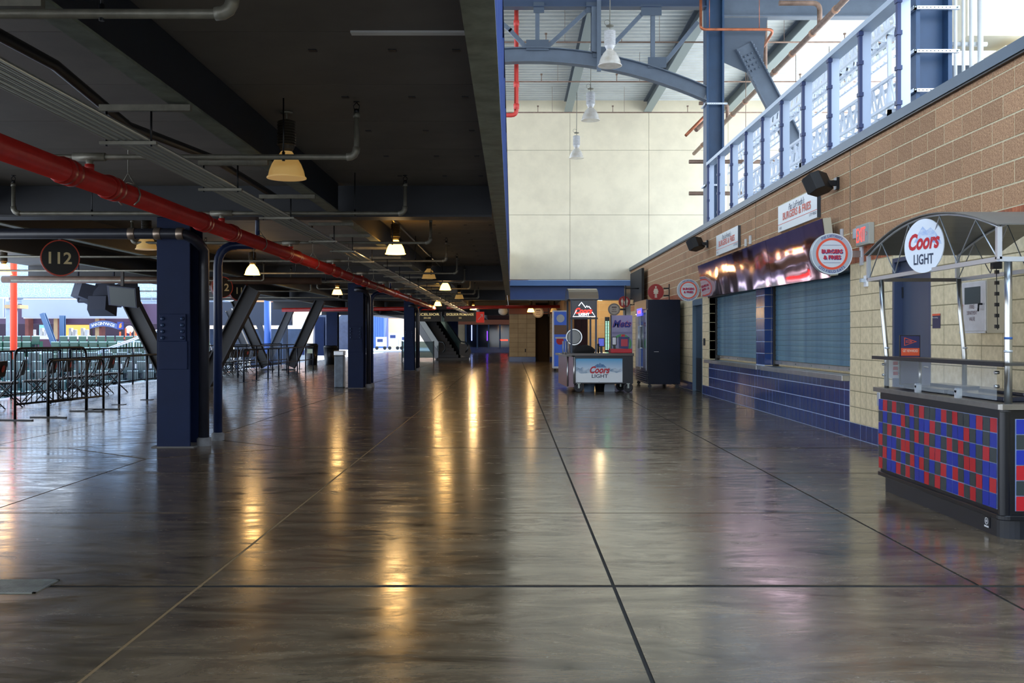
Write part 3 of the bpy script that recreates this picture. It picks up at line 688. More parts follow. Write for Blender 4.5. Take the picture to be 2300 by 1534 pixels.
# ---- folding chairs
fcm = mat('chair_vinyl', '#121319', .5); fcl = mat('chair_tube', '#1d1f26', .3, .6)
def chair():
    t = thing('folding_chair', '', 'chair', (0, 0, 0), 'black folding chairs by the railing')
    obj('seat', MB().prism([(-.22, -.20), (.22, -.20), (.24, .18), (.20, .22), (-.20, .22), (-.24, .18)], (0, 0, .43), EX, EY, .04), fcm, t, .01)
    obj('backrest', MB().prism([(-.22, 0), (.22, 0), (.21, .22), (.15, .28), (-.15, .28), (-.21, .22)], (0, -.26, .60), EX, (0, -.22, 1), .035), fcm, t, .01)
    for s in (-1, 1):
        obj('leg', MB().tube([(s * .235, .26, .01), (s * .235, -.20, .55), (s * .235, -.32, .88)], .011, 8), fcl, t)
        obj('leg', MB().tube([(s * .215, -.30, .01), (s * .215, .12, .44)], .011, 8), fcl, t)
    obj('stretcher', MB().tube([(-.235, .2, .08), (.235, .2, .08)], .008, 6).tube([(-.215, -.26, .07), (.215, -.26, .07)], .008, 6), fcl, t, kind='stuff')
    obj('round_badge', MB().disc((0, -.345, .74), .065, .004, (0, -1, -.22), 16), mat('badge_orange', '#d9534a', .5), t)
    return t
ch0 = chair(); first = True
sp = [(-9.3, 17.6), (-9.35, 18.5), (-9.2, 19.4), (-9.3, 20.3), (-9.25, 21.1), (-9.3, 21.8), (-9.35, 22.6), (-9.3, 23.4), (-8.9, 16.6)]
rl = ['at the left picture edge', 'second of the row from the left', 'third of the row', 'behind the barrier bars', 'right of the barrier bars', 'near the middle of the row', 'before the last two', 'last but one by the brace']
nm = ['first', 'second', 'third', 'fourth', 'fifth', 'sixth', 'seventh', 'eighth', 'ninth']
for i, (x, y) in enumerate(sp):
    lb = f'black folding chair in the left row beyond the queue railing, {nm[i]} counted from the ' + 'left'
    o = ch0 if i == 0 else dup(ch0, (x, y, 0)); o.location = (x, y, 0); o.rotation_euler.z = R(96 + (i * 37) % 22); o['label'] = lb
for i in range(10):
    o = dup(ch0, (-9.9 + .25 * (i % 2), 31.0 + i * .62, 0), f'black folding chair in the stowed rank right of the nearest column, {(nm + ["tenth"])[i]} from the left', 'folded chairs between the columns'); o.rotation_euler.z = R(70 + (i * 23) % 15)
# ---- hanging speaker cluster + cased screen at left
t = thing('speaker_cluster', 'cluster of grey loudspeaker boxes hanging under the girder at left', 'speakers', (-9.8, 22.5, 2.7))
sg = mat('speaker_grey', '#343a4a', .85)
def wedge(c, w, h, d, yaw, tilt):
    M = Matrix.Rotation(yaw, 3, 'Z') @ Matrix.Rotation(tilt, 3, 'X'); c = Vector(c)
    vs = [c + M @ Vector(p) for p in [(-w / 2, -d / 2, -h / 2), (w / 2, -d / 2, -h / 2), (w / 3, d / 2, -h / 2.6), (-w / 3, d / 2, -h / 2.6), (-w / 2, -d / 2, h / 2), (w / 2, -d / 2, h / 2), (w / 3, d / 2, h / 2.6), (-w / 3, d / 2, h / 2.6)]]
    return MB().add(vs, [(0, 3, 2, 1), (4, 5, 6, 7), (0, 1, 5, 4), (1, 2, 6, 5), (2, 3, 7, 6), (3, 0, 4, 7)])
for c, yw, tl in (((-10.2, 24, 2.36), 2.4, .3), ((-9.75, 24.1, 2.32), 3.1, .5), ((-9.25, 24, 2.36), 3.9, .3), ((-9.7, 23.6, 2.05), 3.2, .2)): obj('speaker', wedge(c, .62, .42, .5, yw, tl), sg, t)
obj('yoke', MB().bar((-10.35, 23.9, 2.14), (-9.1, 23.9, 2.14), .03, .05).bar((-10.35, 23.9, 2.14), (-10.35, 23.9, 3.098), .05, .03, EX).bar((-9.5, 23.9, 2.14), (-9.5, 23.9, 3.098), .05, .03, EX), sg, t, kind='stuff')
t = thing('hanging_display', 'dark glass faced display hanging tilted under the girder beside the brace', 'display', (-8.6, 22, 2.6))
M = Matrix.Rotation(R(-12), 3, 'Z') @ Matrix.Rotation(R(18), 3, 'X'); c = Vector((-9.1 + .3, 22.6, 2.20)); M2 = Matrix.Rotation(R(6), 3, 'Y')
bx = MB().box(-.36, .36, 0, .16, -.22, .24); bx.v = [tuple(c + M2 @ M @ Vector(p)) for p in bx.v]; obj('casing', bx, sg, t)
bx = MB().box(-.30, .34, -.008, 0, -.20, .22); bx.v = [tuple(c + M2 @ M @ Vector(p)) for p in bx.v]; obj('screen', bx, mat('dark_glass', '#0a1c20', .55), t)
obj('bracket', MB().box(-8.83, -8.77, 22.6, 22.66, 2.4, 3.098), blackm, t)
# ================================================================ ATRIUM STEEL
TY = 24.5
arch_z = lambda x: 8.19 - .0514 * (x - .44) ** 2
t = thing('arched_truss', 'grey-blue arched steel truss spanning the atrium below the roof', 'truss', (0, TY, 8))
N = 24; X0, X1 = -4.0, 4.74
xsA = [X0 + (X1 - X0) * i / N for i in range(N + 1)]
for nm_, off, wd, th in (('arch_top_flange', .165, .26, .02), ('arch_bottom_flange', -.165, .26, .02), ('arch_web', 0, .014, .33)):
    mb = MB(); vs = []
    for x in xsA:
        z = arch_z(x) + off; sl = -.1028 * (x - .44); nx, nz_ = -sl, 1; q = math.hypot(nx, nz_); nx /= q; nz_ /= q
        for a in (-wd / 2, wd / 2):
            for b in (-th / 2, th / 2): vs.append((x + nx * (b + 0), TY + a, z + nz_ * b))
    mb.add(vs, [f for i in range(N) for f in ((4 * i, 4 * i + 1, 4 * i + 5, 4 * i + 4), (4 * i + 1, 4 * i + 3, 4 * i + 7, 4 * i + 5), (4 * i + 3, 4 * i + 2, 4 * i + 6, 4 * i + 7), (4 * i + 2, 4 * i, 4 * i + 4, 4 * i + 6))] + [(0, 2, 3, 1), (4 * N, 4 * N + 1, 4 * N + 3, 4 * N + 2)])
    obj(nm_, mb, navyl, t)
obj('top_chord', MB().ibeam((-4.2, TY, 9.46), (4.74, TY, 9.46), .28, .24, .02, .012), mat('chord_navy', '#3b4c66', .45, 0, .06, 2), t)
P_ = lambda px, py: ((px - 1150) * TY / 2250, TY, 1.3 + (757 - py) * TY / 2250)
for px in (1207, 1337, 1466):
    x = (px - 1150) * TY / 2250; obj('vertical', MB().ibeam((x, TY, arch_z(x) + .16), (x, TY, 9.36), .10 if px != 1337 else .2, .10 if px != 1337 else .26, .01, .01, EY), navyl, t)
for a, b in (((1144, 67), (1181, 106)), ((1321, 22), (1227, 108)), ((1451, 22), (1355, 124)), ((1567, 50), (1484, 152)), ((1090, 22), (1148, 70))):
    obj('diagonal', MB().bar(P_(*a), P_(*b), .10, .09, EY), navyl, t)
for px, py, w_ in ((1207, 104, .55), (1350, 120, .4), (1475, 143, .45), (1330, 20, .3), (1462, 26, .5), (1210, 20, .26)):
    c_ = P_(px, py); obj('gusset_plate', MB().box(c_[0] - w_ / 2, c_[0] + w_ / 2, TY - .08, TY - .06, c_[2] - .12, c_[2] + .14), mat('gusset_grey', '#4b5868', .5), t)
obj('stub_plate', MB().box(2.06, 2.16, TY - .2, TY - .14, 7.75, 9.6), navyl, t)
# tall columns behind the right wall
colb = mat('tall_column_navy', '#274668', .4, 0, .10, 2.5, .08)
strapm = mat('strut_zinc', '#cdd5e0', .35, .6)
def tallcol(x0, y0, lab, zs, zb=3.7, w=.43, d=.43):
    t = thing('tall_column', lab, 'column', (x0, y0, zb))
    obj('left_flange', MB().box(x0, x0 + .05, y0, y0 + d, zb, 10.0), colb, t, .003); obj('right_flange', MB().box(x0 + w - .05, x0 + w, y0, y0 + d, zb, 10.0), colb, t, .003)
    obj('web', MB().box(x0 + .05, x0 + w - .05, y0 + .16, y0 + .19, zb, 10.0), colb, t)
    for z in zs:
        s = obj('strap', MB().box(x0 - .04, x0 + w + .07, y0 - .045, y0 - .005, z - .02, z + .02).box(x0 - .045, x0 - .005, y0 - .045, y0 + d + .04, z - .02, z + .02), strapm, t)
        hl = MB()
        for i in range(9): hl.disc((x0 + .02 + i * (w - .02) / 9, y0 - .046, z), .007, .001, (0, -1, 0), 8)
        obj('strap_hole', hl, black, s, kind='stuff')
        for xx in (x0 - .03, x0 + w + .04): obj('bolt', MB().tube([(xx, y0 - .07, z), (xx, y0 - .03, z)], .01, 6), galv, s)
    return t
tallcol(4.757, 11.8, 'large blue steel column with perforated straps, standing above the right wall', (4.20, 4.66, 5.17))
tallcol(4.74, 24.4, 'tall blue steel column at the right end of the arched truss', (5.0, 6.98), .1 + 3.6)
# side beam, gusset and brace
tag(obj('roof_girder', MB().ibeam((5.18, TY + .1, 9.38), (12.2, TY + .1, 9.38), .3, .5, .03, .015), navyl), 'grey-blue roof girder running right from the tall column', 'girder')
t = thing('gusset_connection', 'large bolted gusset plate and sloping brace beside the tall column', 'brace', (5.6, TY, 8))
G_ = lambda px, py, Y=TY - .05: ((px - 1150) * Y / 2250, 1.3 + (757 - py) * Y / 2250)
pl = [G_(*p) for p in ((1626, 40), (1724, 40), (1717, 92), (1712, 165), (1678, 163), (1626, 140))][::-1]
obj('plate', MB().prism(pl, (0, TY - .02, 0), EX, EZ, .03), mat('gusset_grey', ''), t)
a_ = Vector(P_(1668, 105)); b_ = Vector(P_(1808, 372)); a_.y = b_.y = TY - .09; d_ = (b_ - a_).normalized(); n_ = Vector((d_.z, 0, -d_.x))
for s_ in (-.2, .2): obj('brace_flange', MB().bar(a_ + n_ * s_, b_ + n_ * s_, .16, .03, n_), navyl, t)
obj('brace_web', MB().bar(a_ + Vector((0, .03, 0)), b_ + Vector((0, .03, 0)), .02, .38, n_), navyl, t)
bm_ = mesh(MB().lathe([(0, -.03), (.02, -.028), (.026, -.012), (.027, 0)], (0, 0, 0), 8, 'y'), navyl, 'bolt')
copies('bolt', bm_, [a_ + d_ * (.25 + .13 * i) + n_ * q + Vector((0, .0, 0)) for i in range(4) for q in (-.1, 0, .1)], t)
copies('bolt', bm_, [a_ + d_ * (.1 + .1 * i) + n_ * q + Vector((0, -.08, 0)) for i in range(10) for q in (-.2, .2)], t)
tag(obj('lower_brace', MB().ibeam(P_(1812, 380), P_(1862, 538), .2, .35, .02, .015, EY), navyl), 'lower end of the sloping steel brace behind the window posts', 'brace')
# red and copper pipes
t = thing('red_standpipe', 'vertical red fire pipe hanging at the left edge of the atrium', 'pipe', (.11, 25.2, 6.9))
obj('pipe', MB().tube([(.11, 25.2, 10.0), (.11, 25.2, 7.0)] + arc((.11, 25.2, 7.0), (.11, 25.2, 6.88), (-.02, 25.2, 6.88), 4) + [(-.22, 25.2, 6.88)], .055, 12), mat('red_pipe_bright', '#d8473f', .4), t)
mc = mesh(MB().lathe([(.057, -.07), (.072, -.06), (.072, .06), (.057, .07)], (0, 0, 0), 12), mat('red_pipe_bright', ''), 'coupling')
copies('coupling', mc, [(.11, 25.2, z) for z in (9.2, 7.65, 7.1)], t)
for i, (y, z) in enumerate(((26.5, 9.1), (30.6, 9.1), (34.8, 9.1))):
    t = thing('sprinkler_line', f'thin brown sprinkler pipe high across the atrium, {["nearest","middle","farthest"][i]} of three', 'pipe', (2, y, z))
    obj('pipe', MB().tube([(-.2, y, z), (12, y, z)], .022, 8), brownp, t)
    me = mesh(MB().tube([(0, 0, 0), (0, 0, .22)], .012, 6).box(-.03, .03, -.03, .03, .20, .24), brownp, 'sprinkler_head')
    copies('sprinkler_head', me, [(x, y, z) for x in (.9, 2.9 + .3 * i, 6.1, 8.8)], t)
    me = mesh(MB().tube([(0, 0, 0), (0, 0, .9)], .006, 5), brownp, 'hanger_rod'); copies('hanger_rod', me, [(x, y, z) for x in (1.4, 3.9, 7.2, 9.9)], t)
cop = orangep
t = thing('copper_pipe', 'orange-brown pipe wrapping in front of the top of the tall column', 'pipe', (4.5, 24.1, 8.7))
zc = 8.70; obj('pipe', MB().tube([(4.54, 24.1, 9.9), (4.54, 24.1, 8.8)] + arc((4.54, 24.1, 8.8), (4.54, 24.1, zc), (4.66, 24.1, zc), 4) + [(6.15, 24.1, zc)] + arc((6.15, 24.1, zc), (6.3, 24.1, zc), (6.3, 24.3, zc - .04), 4) + [(6.3, 26.0, zc - .2)], .035, 10), cop, t)
for x in (4.75, 5.95): obj('hanger_rod', MB().tube([(x, 24.1, zc), (x, 24.1, 10.0)], .008, 5), cop, t)
t = thing('brown_main_pipe', 'thick brown insulated pipe sloping away above the window posts', 'pipe', (6.4, 20, 7.8))
obj('pipe', MB().tube([(6.45, 6, 7.85), (6.45, 35.5, 7.8)], .065, 12), brownp, t)
mc = mesh(MB().lathe([(.067, -.05), (.08, -.045), (.08, .045), (.067, .05)], (0, 0, 0), 12, 'y'), mat('pipe_band', '#b98f74', .5), 'coupling')
copies('coupling', mc, [(6.45, 6 + 1.55 * i, 7.848 - .0017 * (1.55 * i)) for i in range(1, 19)], t)
for i, y in enumerate((16.5, 21.0, 25.5, 30.0)):
    obj('drop', MB().tube([(6.45, y, 7.85), (6.45, y, 8.15)] + arc((6.45, y, 8.15), (6.45, y, 8.3), (6.3, y, 8.3), 4) + [(5.6, y, 8.3)], .055, 10) if i % 2 else MB().tube([(6.45, y, 7.85), (6.45, y, 10.0)], .05, 10), brownp, t)
for p, q, lab, m_ in (((4.51, 26, 6.53), (5.3, 26.5, 7.35), 'orange-brown pipe end hanging just left of the tall column', orangep), ((4.96, 27, 6.88), (5.5, 27.5, 7.4), 'thick brown pipe stub beside the tall column below the arch end', brownp)):
    t = thing('brown_pipe', lab, 'pipe', q); obj('pipe', MB().tube([p, q], .06 if m_ is brownp else .04, 10), m_, t); obj('hanger_rod', MB().tube([q, (q[0], q[1], 10.03)], .012, 5), m_, t)
for i, z in enumerate((6.55, 5.6)):
    tag(obj('brown_pipe', MB().tube([(5.3, 30, z), (10.5, 30, z)], .06, 10).tube([(6 + i, 30, z), (6 + i, 30, 10.0)], .01, 5).tube([(9.5 - i, 30, z), (9.5 - i, 30, 10.0)], .01, 5), brownp), f'level brown pipe behind the window posts, {["upper","lower"][i]} one', 'pipe')
# atrium pendants
lampw = mat('white_lamp_glass', '#e6e4df', .25, 0, .10, 5, trans=.25, col2='#cfc6b8')
bw = mat('ballast_white', '#c9cacc', .4, .2)
pendant(2.11, 21.6, 'white glass lamp hanging in the atrium, nearest and largest of three', False, 8.02, .5, 'white lamps hanging in the atrium', lampw, bw, .02)
pendant(2.15, 27.4, 'white glass lamp hanging in the atrium, middle of three', False, 8.10, .5, 'white lamps hanging in the atrium', lampw, bw, .02)
pendant(2.19, 34.0, 'white glass lamp hanging in the atrium, farthest and smallest of three', False, 8.24, .5, 'white lamps hanging in the atrium', lampw, bw, .02)
for (x, y, z), a in (((2.11, 21.6, 8.02), 'nearest'), ((2.15, 27.4, 8.10), 'middle'), ((2.19, 34.0, 8.24), 'farthest')):
    tag(obj('hanging_chain', MB().tube([(x, y, z), (x + .01, y, 9.61)], .010, 6).tube([(x + .06 * math.cos(g) - .06, y, z + .06 + .06 * math.sin(g)) for g in [R(a_) for a_ in range(0, 360, 40)]], .005, 5, closed=True), pipeg), f'thin chain holding the {a} white atrium lamp', 'chain')
# ---- post-and-rail screen on the wall top
scr = thing('window_post_frame', 'row of blue posts with a top rail standing on the right wall coping', 'frame', (4.45, 16, 3.85))
skylitp = mat('post_skylit', '#c4d2e6', .45, .2); darkp = mat('post_dark', '#2e3c66', .45)  # pale tone has the sky light on the posts put into it
py_ = [11.46, 12.72, 13.95, 15.22, 16.45, 17.7, 18.95, 20.2, 21.45, 22.6]
for y in py_:
    p = obj('post', MB().box(4.40, 4.44, y - .03, y + .03, 3.852, 5.18), darkp, scr)
    obj('post_web', MB().box(4.44, 4.56, y + .0, y + .012, 3.852, 5.18), skylitp, p)
    for z in (3.95, 4.35, 4.75, 5.12): obj('clip', MB().box(4.39, 4.45, y - .045, y + .045, z, z + .05), darkp, p)
obj('top_rail', MB().box(4.40, 4.58, 9.0, 22.7, 5.18, 5.25), mat('rail_light', '#aebccb', .45, .2), scr)
for a, b in zip(py_, py_[1:]): obj('sill_strip', MB().box(4.42, 4.45, a + .04, b - .04, 3.852, 3.875), skylitp, scr)
def lattice(x, y0, y1, z0, h, lab, slope=0.0, w=.045):
    t = thing('lattice_truss', lab, 'truss', (x, (y0 + y1) / 2, z0)); m_ = mat('lattice_white', '#dbe3ee', .45, .1)
    for xx in (x, x + .22):
        for z in (z0, z0 + h): obj('chord', MB().bar((xx, y0, z), (xx, y1, z + slope * (y1 - y0)), w, w), m_, t)
    n = int((y1 - y0) / (h * .9)); mb = MB()
    for i in range(n):
        ya = y0 + (y1 - y0) * i / n; ym = ya + (y1 - y0) / n / 2; yb = ya + (y1 - y0) / n; s = lambda y: slope * (y - y0)
        for xx in (x, x + .22):
            mb.bar((xx, ya, z0 + s(ya)), (xx, ym, z0 + h + s(ym)), .025, .025).bar((xx, ym, z0 + h + s(ym)), (xx, yb, z0 + s(yb)), .025, .025)
        mb.bar((x, ya, z0 + s(ya)), (x + .22, ym, z0 + s(ym)), .02, .02).bar((x, ya, z0 + h + s(ya)), (x + .22, yb, z0 + h + s(yb)), .02, .02)
    obj('lacing', mb, m_, t, kind='stuff')
    for yy in (y0 + .5, (y0 + y1) / 2, y1 - .5): obj('support_post', MB().bar((x + .11, yy, 3.701), (x + .11, yy, z0 + slope * (yy - y0)), .05, .05), m_, t)
lattice(5.24, 13.7, 23.4, 5.57, .38, 'upper white lattice truss running behind the window posts')
lattice(5.24, 13.7, 23.4, 4.52, .37, 'lower white lattice truss running behind the window posts')
lattice(6.9, 18, 32, 6.5, .42, 'far white lattice truss behind the upper one', 0)
lattice(6.9, 18, 32, 4.7, .40, 'far white lattice truss behind the lower one', 0)
# structures right of the near column
for i, (px, Y, r) in enumerate(((2146, 12.6, .022), (2164, 12.6, .022), (2182, 12.6, .028), (2202, 12.6, .036))):
    x = (px - 1150) * Y / 2250; tag(obj('white_pipe', MB().tube([(x, Y, 3.71), (x, Y, 6.6 - .3 * i)], r, 10), offw), f'vertical white pipe right of the large blue column, {["first","second","third","fourth"][i]} from the column', 'pipe')
tag(obj('white_pipe', MB().tube([(5.55, 12.66, 5.0), (6.0, 12.66, 5.0)], .03, 8), offw), 'short level white pipe crossing the vertical white pipes', 'pipe')
t = thing('upper_building', 'cream plastered building corner beyond the white pipes at upper right', 'building', (8, 14, 3.7))
obj('lower_wall', MB().box(6.6, 7.0, 13.4, 15, 3.71, 5.2), cream, t); obj('soffit_wall', MB().box(6.05, 9.6, 13.3, 14.0, 5.3, 7.2), cream, t); obj('lintel', MB().box(5.9, 6.7, 14.0, 14.4, 3.71, 5.1), mat('gusset_grey', ''), t)
# ================================================================ SIGNS ON THE RIGHT WALL
sgw = mat('sign_face_white', '#d9dfe0', .35); sgs = mat('sign_edge', '#3b4148', .5)
for (a, b, z0, z1, lab) in ((14.22, 16.3, 3.0, 3.42, 'white rectangular BURGERS & FRIES sign, nearer of the two flat on the wall'), (19.2, 21.24, 3.02, 3.44, 'white rectangular BURGERS & FRIES sign, farther of the two flat on the wall')):
    t = thing('menu_header_sign', lab, 'sign', (WX, (a + b) / 2, z0)); c_ = (a + b) / 2; X = WX - .05
    obj('panel', MB().box(X, WX - .002, a, b, z0, z1), sgw, t); obj('edge', MB().box(X - .001, WX - .002, a - .015, a, z0, z1), sgs, t)
    text("Pat LaFrieda's", (X - .003, c_ - .0, z1 - .085), LFT, EZ, .10, ink, t, .0, .35, width=.85); text('BURGERS & FRIES', (X - .003, c_, z1 - .20), LFT, EZ, .12, mat('sign_orange_red', '#e0644a', .5), t, .03, width=1.5)
    obj('stripe', MB().box(X - .003, X, a, b, z0 + .11, z0 + .118), mat('sign_orange_red', ''), t); text('CITI FIELD', (X - .003, a + .2, z0 + .075), LFT, EZ, .04, ink, t, width=.34); text('METS', (X - .003, b - .16, z0 + .05), LFT, EZ, .04, ink, t)
def roundsign(x, y, z, r, lab, kind):
    t = thing('round_blade_sign', lab, 'sign', (x, y, z)); c = (x, y, z); f = y - .075
    if kind == 'food':
        obj('disc', MB().disc((x, y, z), r, .07, (0, -1, 0), 44), mat('sign_rim_grey', '#a9b3bb', .4), t)
        obj('rim', MB().disc((x, y - .0705, z), r, .003, (0, -1, 0), 44, r0=r * .96), sgw, t)
        obj('inner_face', MB().disc((x, y - .07, z), r * .66, .003, (0, -1, 0), 44), mat('sign_face_in', '#cdd3d6', .4), t)
        obj('orange_ring', MB().disc((x, y - .07, z), r * .77, .005, (0, -1, 0), 44, r0=r * .66), mat('ring_orange', '#e2553a', .4), t)
        st = mat('text_shadow_blue', '#2b3f86', .5)
        for dx, m_ in ((.010, st), (0, redink)):
            q = f - (0 if m_ is st else .003)
            text('BURGERS', (x + dx * r * 4, q, z + r * .12 - dx * r * 3), EX, EZ, r * .20, m_, t, .035, width=r * 1.02); text('& FRIES', (x + dx * r * 4, q, z - r * .17 - dx * r * 3), EX, EZ, r * .20, m_, t, .035, width=r * .85)
        obj('rule_line', MB().box(x - r * .42, x + r * .42, f - .002, f, z - r * .44, z - r * .43).box(x - r * .45, x + r * .45, f - .002, f, z + r * .42, z + r * .43), st, t, kind='stuff')
        arctext("Pat LaFrieda's", (x, f, z), EX, EZ, r * .87, r * .13, st, t, R(90 + 36), R(90 - 36), shear=.2); arctext('CITI FIELD EATS', (x, f, z), EX, EZ, r * .87, r * .13, st, t, R(270 - 46), R(270 + 46), True, .015)
        obj('bracket_arm', MB().box(x + r * .98, WX - .02, y - .05, y - .02, z - .04, z + .04), steel, t); obj('wall_plate', MB().box(WX - .02, WX - .002, y - .08, y + .02, z - .14, z + .14), alum, t)
    elif kind in ('woman', 'family'):
        obj('disc', MB().disc((x, y, z), r, .05, (0, -1, 0), 40), redw, t); f = y - .053; mb = MB()
        def fig(cx, s, skirt):
            mb.disc((cx, y - .05, z + .62 * r * s + (s - 1) * r * .35), r * .11 * s, .004, (0, -1, 0), 18)
            b_ = z + (s - 1) * r * .35; k = r * s
            P = [(-.10, .45), (.10, .45), (.20, .40), (.33, .02), (.25, -.02), (.16, .25), (.30, -.22), (.13, -.22), (.13, -.72), (.03, -.72), (.03, -.22), (-.03, -.22), (-.03, -.72), (-.13, -.72), (-.13, -.22), (-.30, -.22), (-.16, .25), (-.25, -.02), (-.33, .02), (-.20, .40)] if skirt else [(-.18, .45), (.18, .45), (.24, .38), (.24, -.05), (.17, -.05), (.16, .25), (.14, -.72), (.03, -.72), (.02, -.15), (-.02, -.15), (-.03, -.72), (-.14, -.72), (-.16, .25), (-.17, -.05), (-.24, -.05), (-.24, .38)]
            mb.prism([(p * k, q * k) for p, q in P], (cx, y - .05, b_), EX, EZ, .004)
        if kind == 'woman': fig(x, 1, True)
        else: fig(x - r * .38, .85, False); fig(x + r * .42, .85, False); fig(x + r * .05, .5, True)
        obj('pictogram', mb, mat('picto_cream', '#e6dcc8', .5), t, kind='stuff')
        for dz in (.1, -.1): obj('bracket_arm', MB().box(x + r * .96, WX - .02, y - .04, y - .01, z + dz - .02, z + dz + .02), blackm, t)
        obj('wall_plate', MB().box(WX - .02, WX - .002, y - .05, y, z - .22, z + .22), blackm, t)
    else:
        obj('disc', MB().disc((x, y, z), r, .06, (0, -1, 0), 36), mat('sign_rim_dim', '#7d7670', .4), t); obj('inner_face', MB().disc((x, y - .06, z), r * .78, .004, (0, -1, 0), 36), mat('sign_face_dim', '#b0a69c', .4), t)
        obj('name_bar', MB().box(x - r * .4, x + r * .4, y - .066, y - .064, z + r * .28, z + r * .44), mat('sign_brown_ink', '#4a3432', .5), t)
        for i, s in ((1, 'HOT'), (2, 'DOGS')): text(s, (x, y - .066, z + r * (.36 - .36 * i)), EX, EZ, r * .22, mat('sign_brown_ink', '#4a3432', .5), t, .02)
        obj('bracket_arm', MB().box(x + r * .96, x + r * 1.9, y - .04, y - .01, z - .03, z + .03), blackm, t); obj('bracket_plate', MB().box(x + r * 1.85, x + r * 1.95, y - .06, y + .02, z - .2, z + .2), blackm, t)
roundsign(3.985, 12.55, 2.337, .257, 'round grey BURGERS & FRIES sign with orange ring over the nearer shutter, largest', 'food')
roundsign(4.055, 23.1, 2.378, .257, 'round grey BURGERS & FRIES sign above the dark door, farther and smaller', 'food')
roundsign(4.00, 27.9, 2.552, .222, 'round red restroom sign with a standing woman figure', 'woman')
roundsign(3.92, 35.0, 2.53, .20, 'round red family restroom sign with adult and child figures', 'family')
roundsign(3.36, 33.0, 2.21, .20, 'small round grey hot dog stand sign right of the neon cart', 'dog')
roundsign(1.29, 49.5, 2.52, .27, 'small round brown hot dog sign by the far tiled pier', 'dog')
tag(obj('cable_post', MB().tube([(3.36 + .38, 33, 2.0), (3.36 + .38, 33, 3.0)], .02, 6).tube([(3.36 + .38, 33, 2.9), (4.36, 33, 2.9)], .02, 6), blackm), 'thin black bracket frame holding the small hot dog sign', 'bracket')
tag(obj('cable_post', MB().tube([(1.29 + .51, 49.5, 2.3), (1.29 + .51, 49.5, 3.1)], .02, 6), blackm), 'thin rod holding the small brown sign by the pier', 'bracket')
# ---- leaning mirror-dark screens
def tilted_screen():
    t = thing('menu_screens', 'long tilted dark glossy menu screens over the serving windows, reflections tinted pink in the colour', 'screen', (4.2, 18, 2.1))
    gm_ = bpy.data.materials.new('screen_gloss'); gm_.use_nodes = True; n = gm_.node_tree.nodes; l = gm_.node_tree.links; b = n['Principled BSDF']
    b.inputs['Base Color'].default_value = (.62, .32, .36, 1); b.inputs['Metallic'].default_value = 1; b.inputs['Roughness'].default_value = .06  # pink of the reflections is put into the base colour
    g = n.new('ShaderNodeTexCoord'); tx = n.new('ShaderNodeTexNoise'); tx.inputs['Scale'].default_value = .9; tx.inputs['Detail'].default_value = 1; bp = n.new('ShaderNodeBump'); bp.inputs['Strength'].default_value = .22; bp.inputs['Distance'].default_value = .08
    l.new(g.outputs['Object'], tx.inputs[0]); l.new(tx.outputs[0], bp.inputs['Height']); l.new(bp.outputs[0], b.inputs['Normal'])
    ys_ = [13.4, 16.4, 19.4, 22.38]
    for i in range(3):
        a, b_ = ys_[i] + .006, ys_[i + 1] - .006; zb = 2.10 + (a - 13.4) * .0100
        xb, zb0, zb1, xt, zt = 4.27, 2.10 + .01 * (a - 13.4), 2.10 + .01 * (b_ - 13.4), 4.15, 2.885
        vs = [(xb, a, zb0), (xb, b_, zb1), (xt, b_, zt), (xt, a, zt)]; vs += [(x + .06, y, z + .008) for x, y, z in vs]
        f = MB().add([(x - .004, y, z) for x, y, z in vs[:4]] + vs[:4], [(0, 1, 2, 3), (0, 4, 5, 1), (1, 5, 6, 2), (2, 6, 7, 3), (3, 7, 4, 0)])
        obj('screen_panel', f, gm_, t)
        obj('casing', MB().add(vs, [(0, 1, 2, 3), (7, 6, 5, 4), (0, 4, 5, 1), (1, 5, 6, 2), (2, 6, 7, 3), (3, 7, 4, 0)]), black, t)
    for y in (13.9, 16.4, 19.4, 21.9): obj('wall_arm', MB().box(4.24, WX - .002, y - .04, y + .04, 2.5, 2.58), blackm, t)
    obj('end_frame', MB().bar((4.30, 13.37, 2.12), (4.20, 13.37, 2.89), .03, .10, EX), mat('frame_cream', '#b9b29a', .5), t)
tilted_screen()
# ---- wall speakers
def wspk(y, z, lab, s=1.0):
    t = thing('wall_speaker', lab, 'speaker', (WX, y, z)); Mx = Matrix.Rotation(R(-38), 3, 'Z') @ Matrix.Rotation(R(-24), 3, 'Y')
    c = Vector((WX - .27, y, z))
    def tr(mb): mb.v = [tuple(c + Mx @ Vector(p)) for p in mb.v]; return mb
    obj('cabinet', tr(MB().prism([(-.13, -.15), (.02, -.22), (.12, -.15), (.12, .15), (.02, .22), (-.13, .15)], (0, 0, -.12), EX, EY, .24)), mat('speaker_black', '#1b1a19', .6, 0, .1, 30), t, .008)
    obj('grille', tr(MB().box(-.142, -.128, -.15, .15, -.105, .105)), mat('speaker_grille', '#2a2624', .7, 0, .3, 120), t)
    obj('badge', tr(MB().box(-.146, -.142, -.05, .0, .055, .065)), alum, t)
    obj('yoke', MB().box(WX - .20, WX - .03, y - .03, y + .03, z - .03, z + .04).box(WX - .04, WX - .002, y - .06, y + .06, z - .08, z + .08), blackm, t)
wspk(13.45, 3.36, 'black loudspeaker on the right wall beside the nearer white sign'); wspk(22.4, 3.38, 'black loudspeaker on the right wall beyond the farther white sign')
